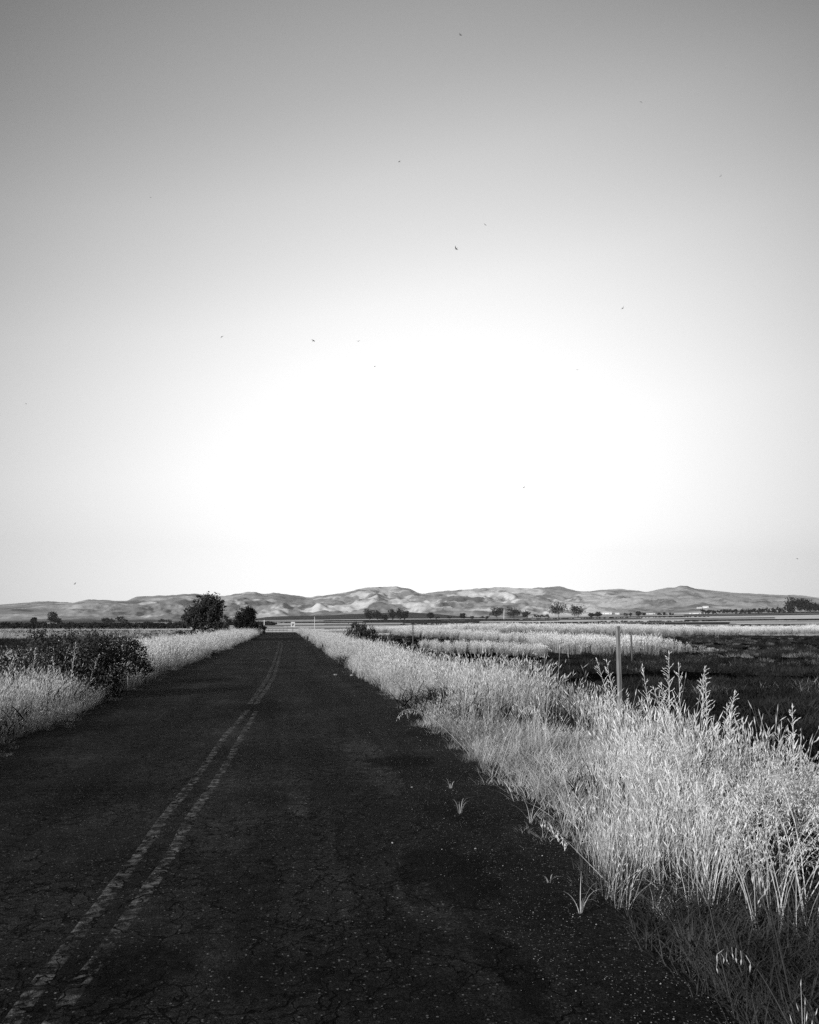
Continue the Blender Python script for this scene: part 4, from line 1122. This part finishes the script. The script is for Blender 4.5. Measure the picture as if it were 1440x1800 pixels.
building('barn', 1231, 1070, 8, 3.4, 'left one of two white barns on the lower slope of the right hills', 14, d=3900)
building('barn', 1242, 1070, 9, 3.4, 'right one of two white barns on the lower slope of the right hills', 14, d=3950)
building('barn', 1277, 1071.5, 6, 1.8, 'low white shed above the long tree row', 12, d=3700)
building('barn', 1287, 1071, 8, 2.2, 'long white shed at the end of the slope above the tree row', 12, d=3720)
building('farm_building', 1224, 1080.5, 20, 2.4, 'long low white farm building before the long tree row', 16)
building('farm_building', 1068, 1080.5, 15, 4.0, 'pale farm shed beside the low round tree', 14)
building('farm_building', 1145, 1081, 14, 2.4, 'low white shed in the middle of the valley edge', 12)
building('farm_building', 1086, 1081, 7, 3.0, 'small pale hut right of the pale farm shed', 10)
post('utility_pole', 886, 1500, (886, 1071), 0.8, M_WHITE, 'tall white tapering tower between the dome-shaped and the spreading tree', 'tower', 0.05)

# ------------------------------------------------------------------ birds
def bird_mesh(fold):
    m = MB()
    sec = [(-0.55, 0.02, 0.0), (-0.3, 0.07, 0.0), (0.0, 0.10, 0.01), (0.25, 0.08, 0.02), (0.38, 0.055, 0.03), (0.5, 0.005, 0.02)]
    m.tube([Vector((x, 0, z)) for x, r, z in sec], [r for x, r, z in sec], 8)
    for s in (-1, 1):
        m.add([(0.22, s * 0.06, 0.03), (-0.12, s * 0.06, 0.02), (0.20, s * 0.45, 0.10 + 0.25 * fold), (-0.10, s * 0.42, 0.09 + 0.25 * fold), (-0.22, s * 0.98, 0.05 + 0.5 * fold)],
              [(0, 1, 3, 2), (2, 3, 4)])
        m.add([(-0.5, s * 0.01, 0.0), (-0.85, s * 0.16, 0.0), (-0.62, s * 0.02, 0.0)], [(0, 1, 2)])
    me = bpy.data.meshes.new('bird'); me.from_pydata(m.v, [], m.f); me.materials.append(M_BIRD)
    return me
BIRD = [bird_mesh(0.2), bird_mesh(0.8), bird_mesh(-0.4)]
for i, (px, py, wpx) in enumerate([(802, 437, 5), (809, 61, 3.4), (1127, 179, 3.6), (702, 284, 3.0), (1268, 309, 3.0), (265, 347, 2.6), (853, 395, 3.2), (1095, 542, 3.6), (390, 592, 3.2),
                                   (551, 599, 4.6), (630, 600, 3.2), (659, 644, 3.0), (1015, 650, 2.6), (921, 857, 4.0), (1402, 982, 3.0), (132, 1026, 3.2), (46, 710, 2.4)]):
    random.seed(i)
    d = 60 if i == 0 else random.uniform(90, 150)
    o = link(bpy.data.objects.new('bird', BIRD[1 if i == 0 else i % 3]))
    o.location = away(px, py, d)
    s = 1.7 * wpx * (o.location - Vector((0, 0, EYE))).length / FPX / 1.7
    o.scale = (s, s, s); o.rotation_euler = (random.uniform(-0.9, 0.9), random.uniform(-0.5, 0.5), random.uniform(0, 6.28) if i else 2.4)
    if i == 0: tag(o, 'dark bird with raised wings, the largest in the sky', 'bird', 'birds in the sky')
    elif i == 9: tag(o, 'dark bird gliding with drooped wings, beside a fainter one above the round tree', 'bird', 'birds in the sky')
    else: tag(o, 'tiny dark bird flying far up in the pale sky', 'bird', 'birds in the sky')

# ------------------------------------------------------------------ air between here and the hills
def haze(density):
    m = MB(); m.box((-9300, -9300, -12), (9300, 9300, 900))
    mt = bpy.data.materials.new('haze_air'); mt.use_nodes = True; nt = mt.node_tree; nt.nodes.clear()
    pv = nt.nodes.new('ShaderNodeVolumePrincipled'); pv.inputs['Color'].default_value = g3(0.92); pv.inputs['Density'].default_value = density
    pv.inputs['Anisotropy'].default_value = 0.2
    out = nt.nodes.new('ShaderNodeOutputMaterial'); nt.links.new(pv.outputs[0], out.inputs['Volume'])
    kind(m.build('haze', mt), 'stuff')
haze(4e-5)
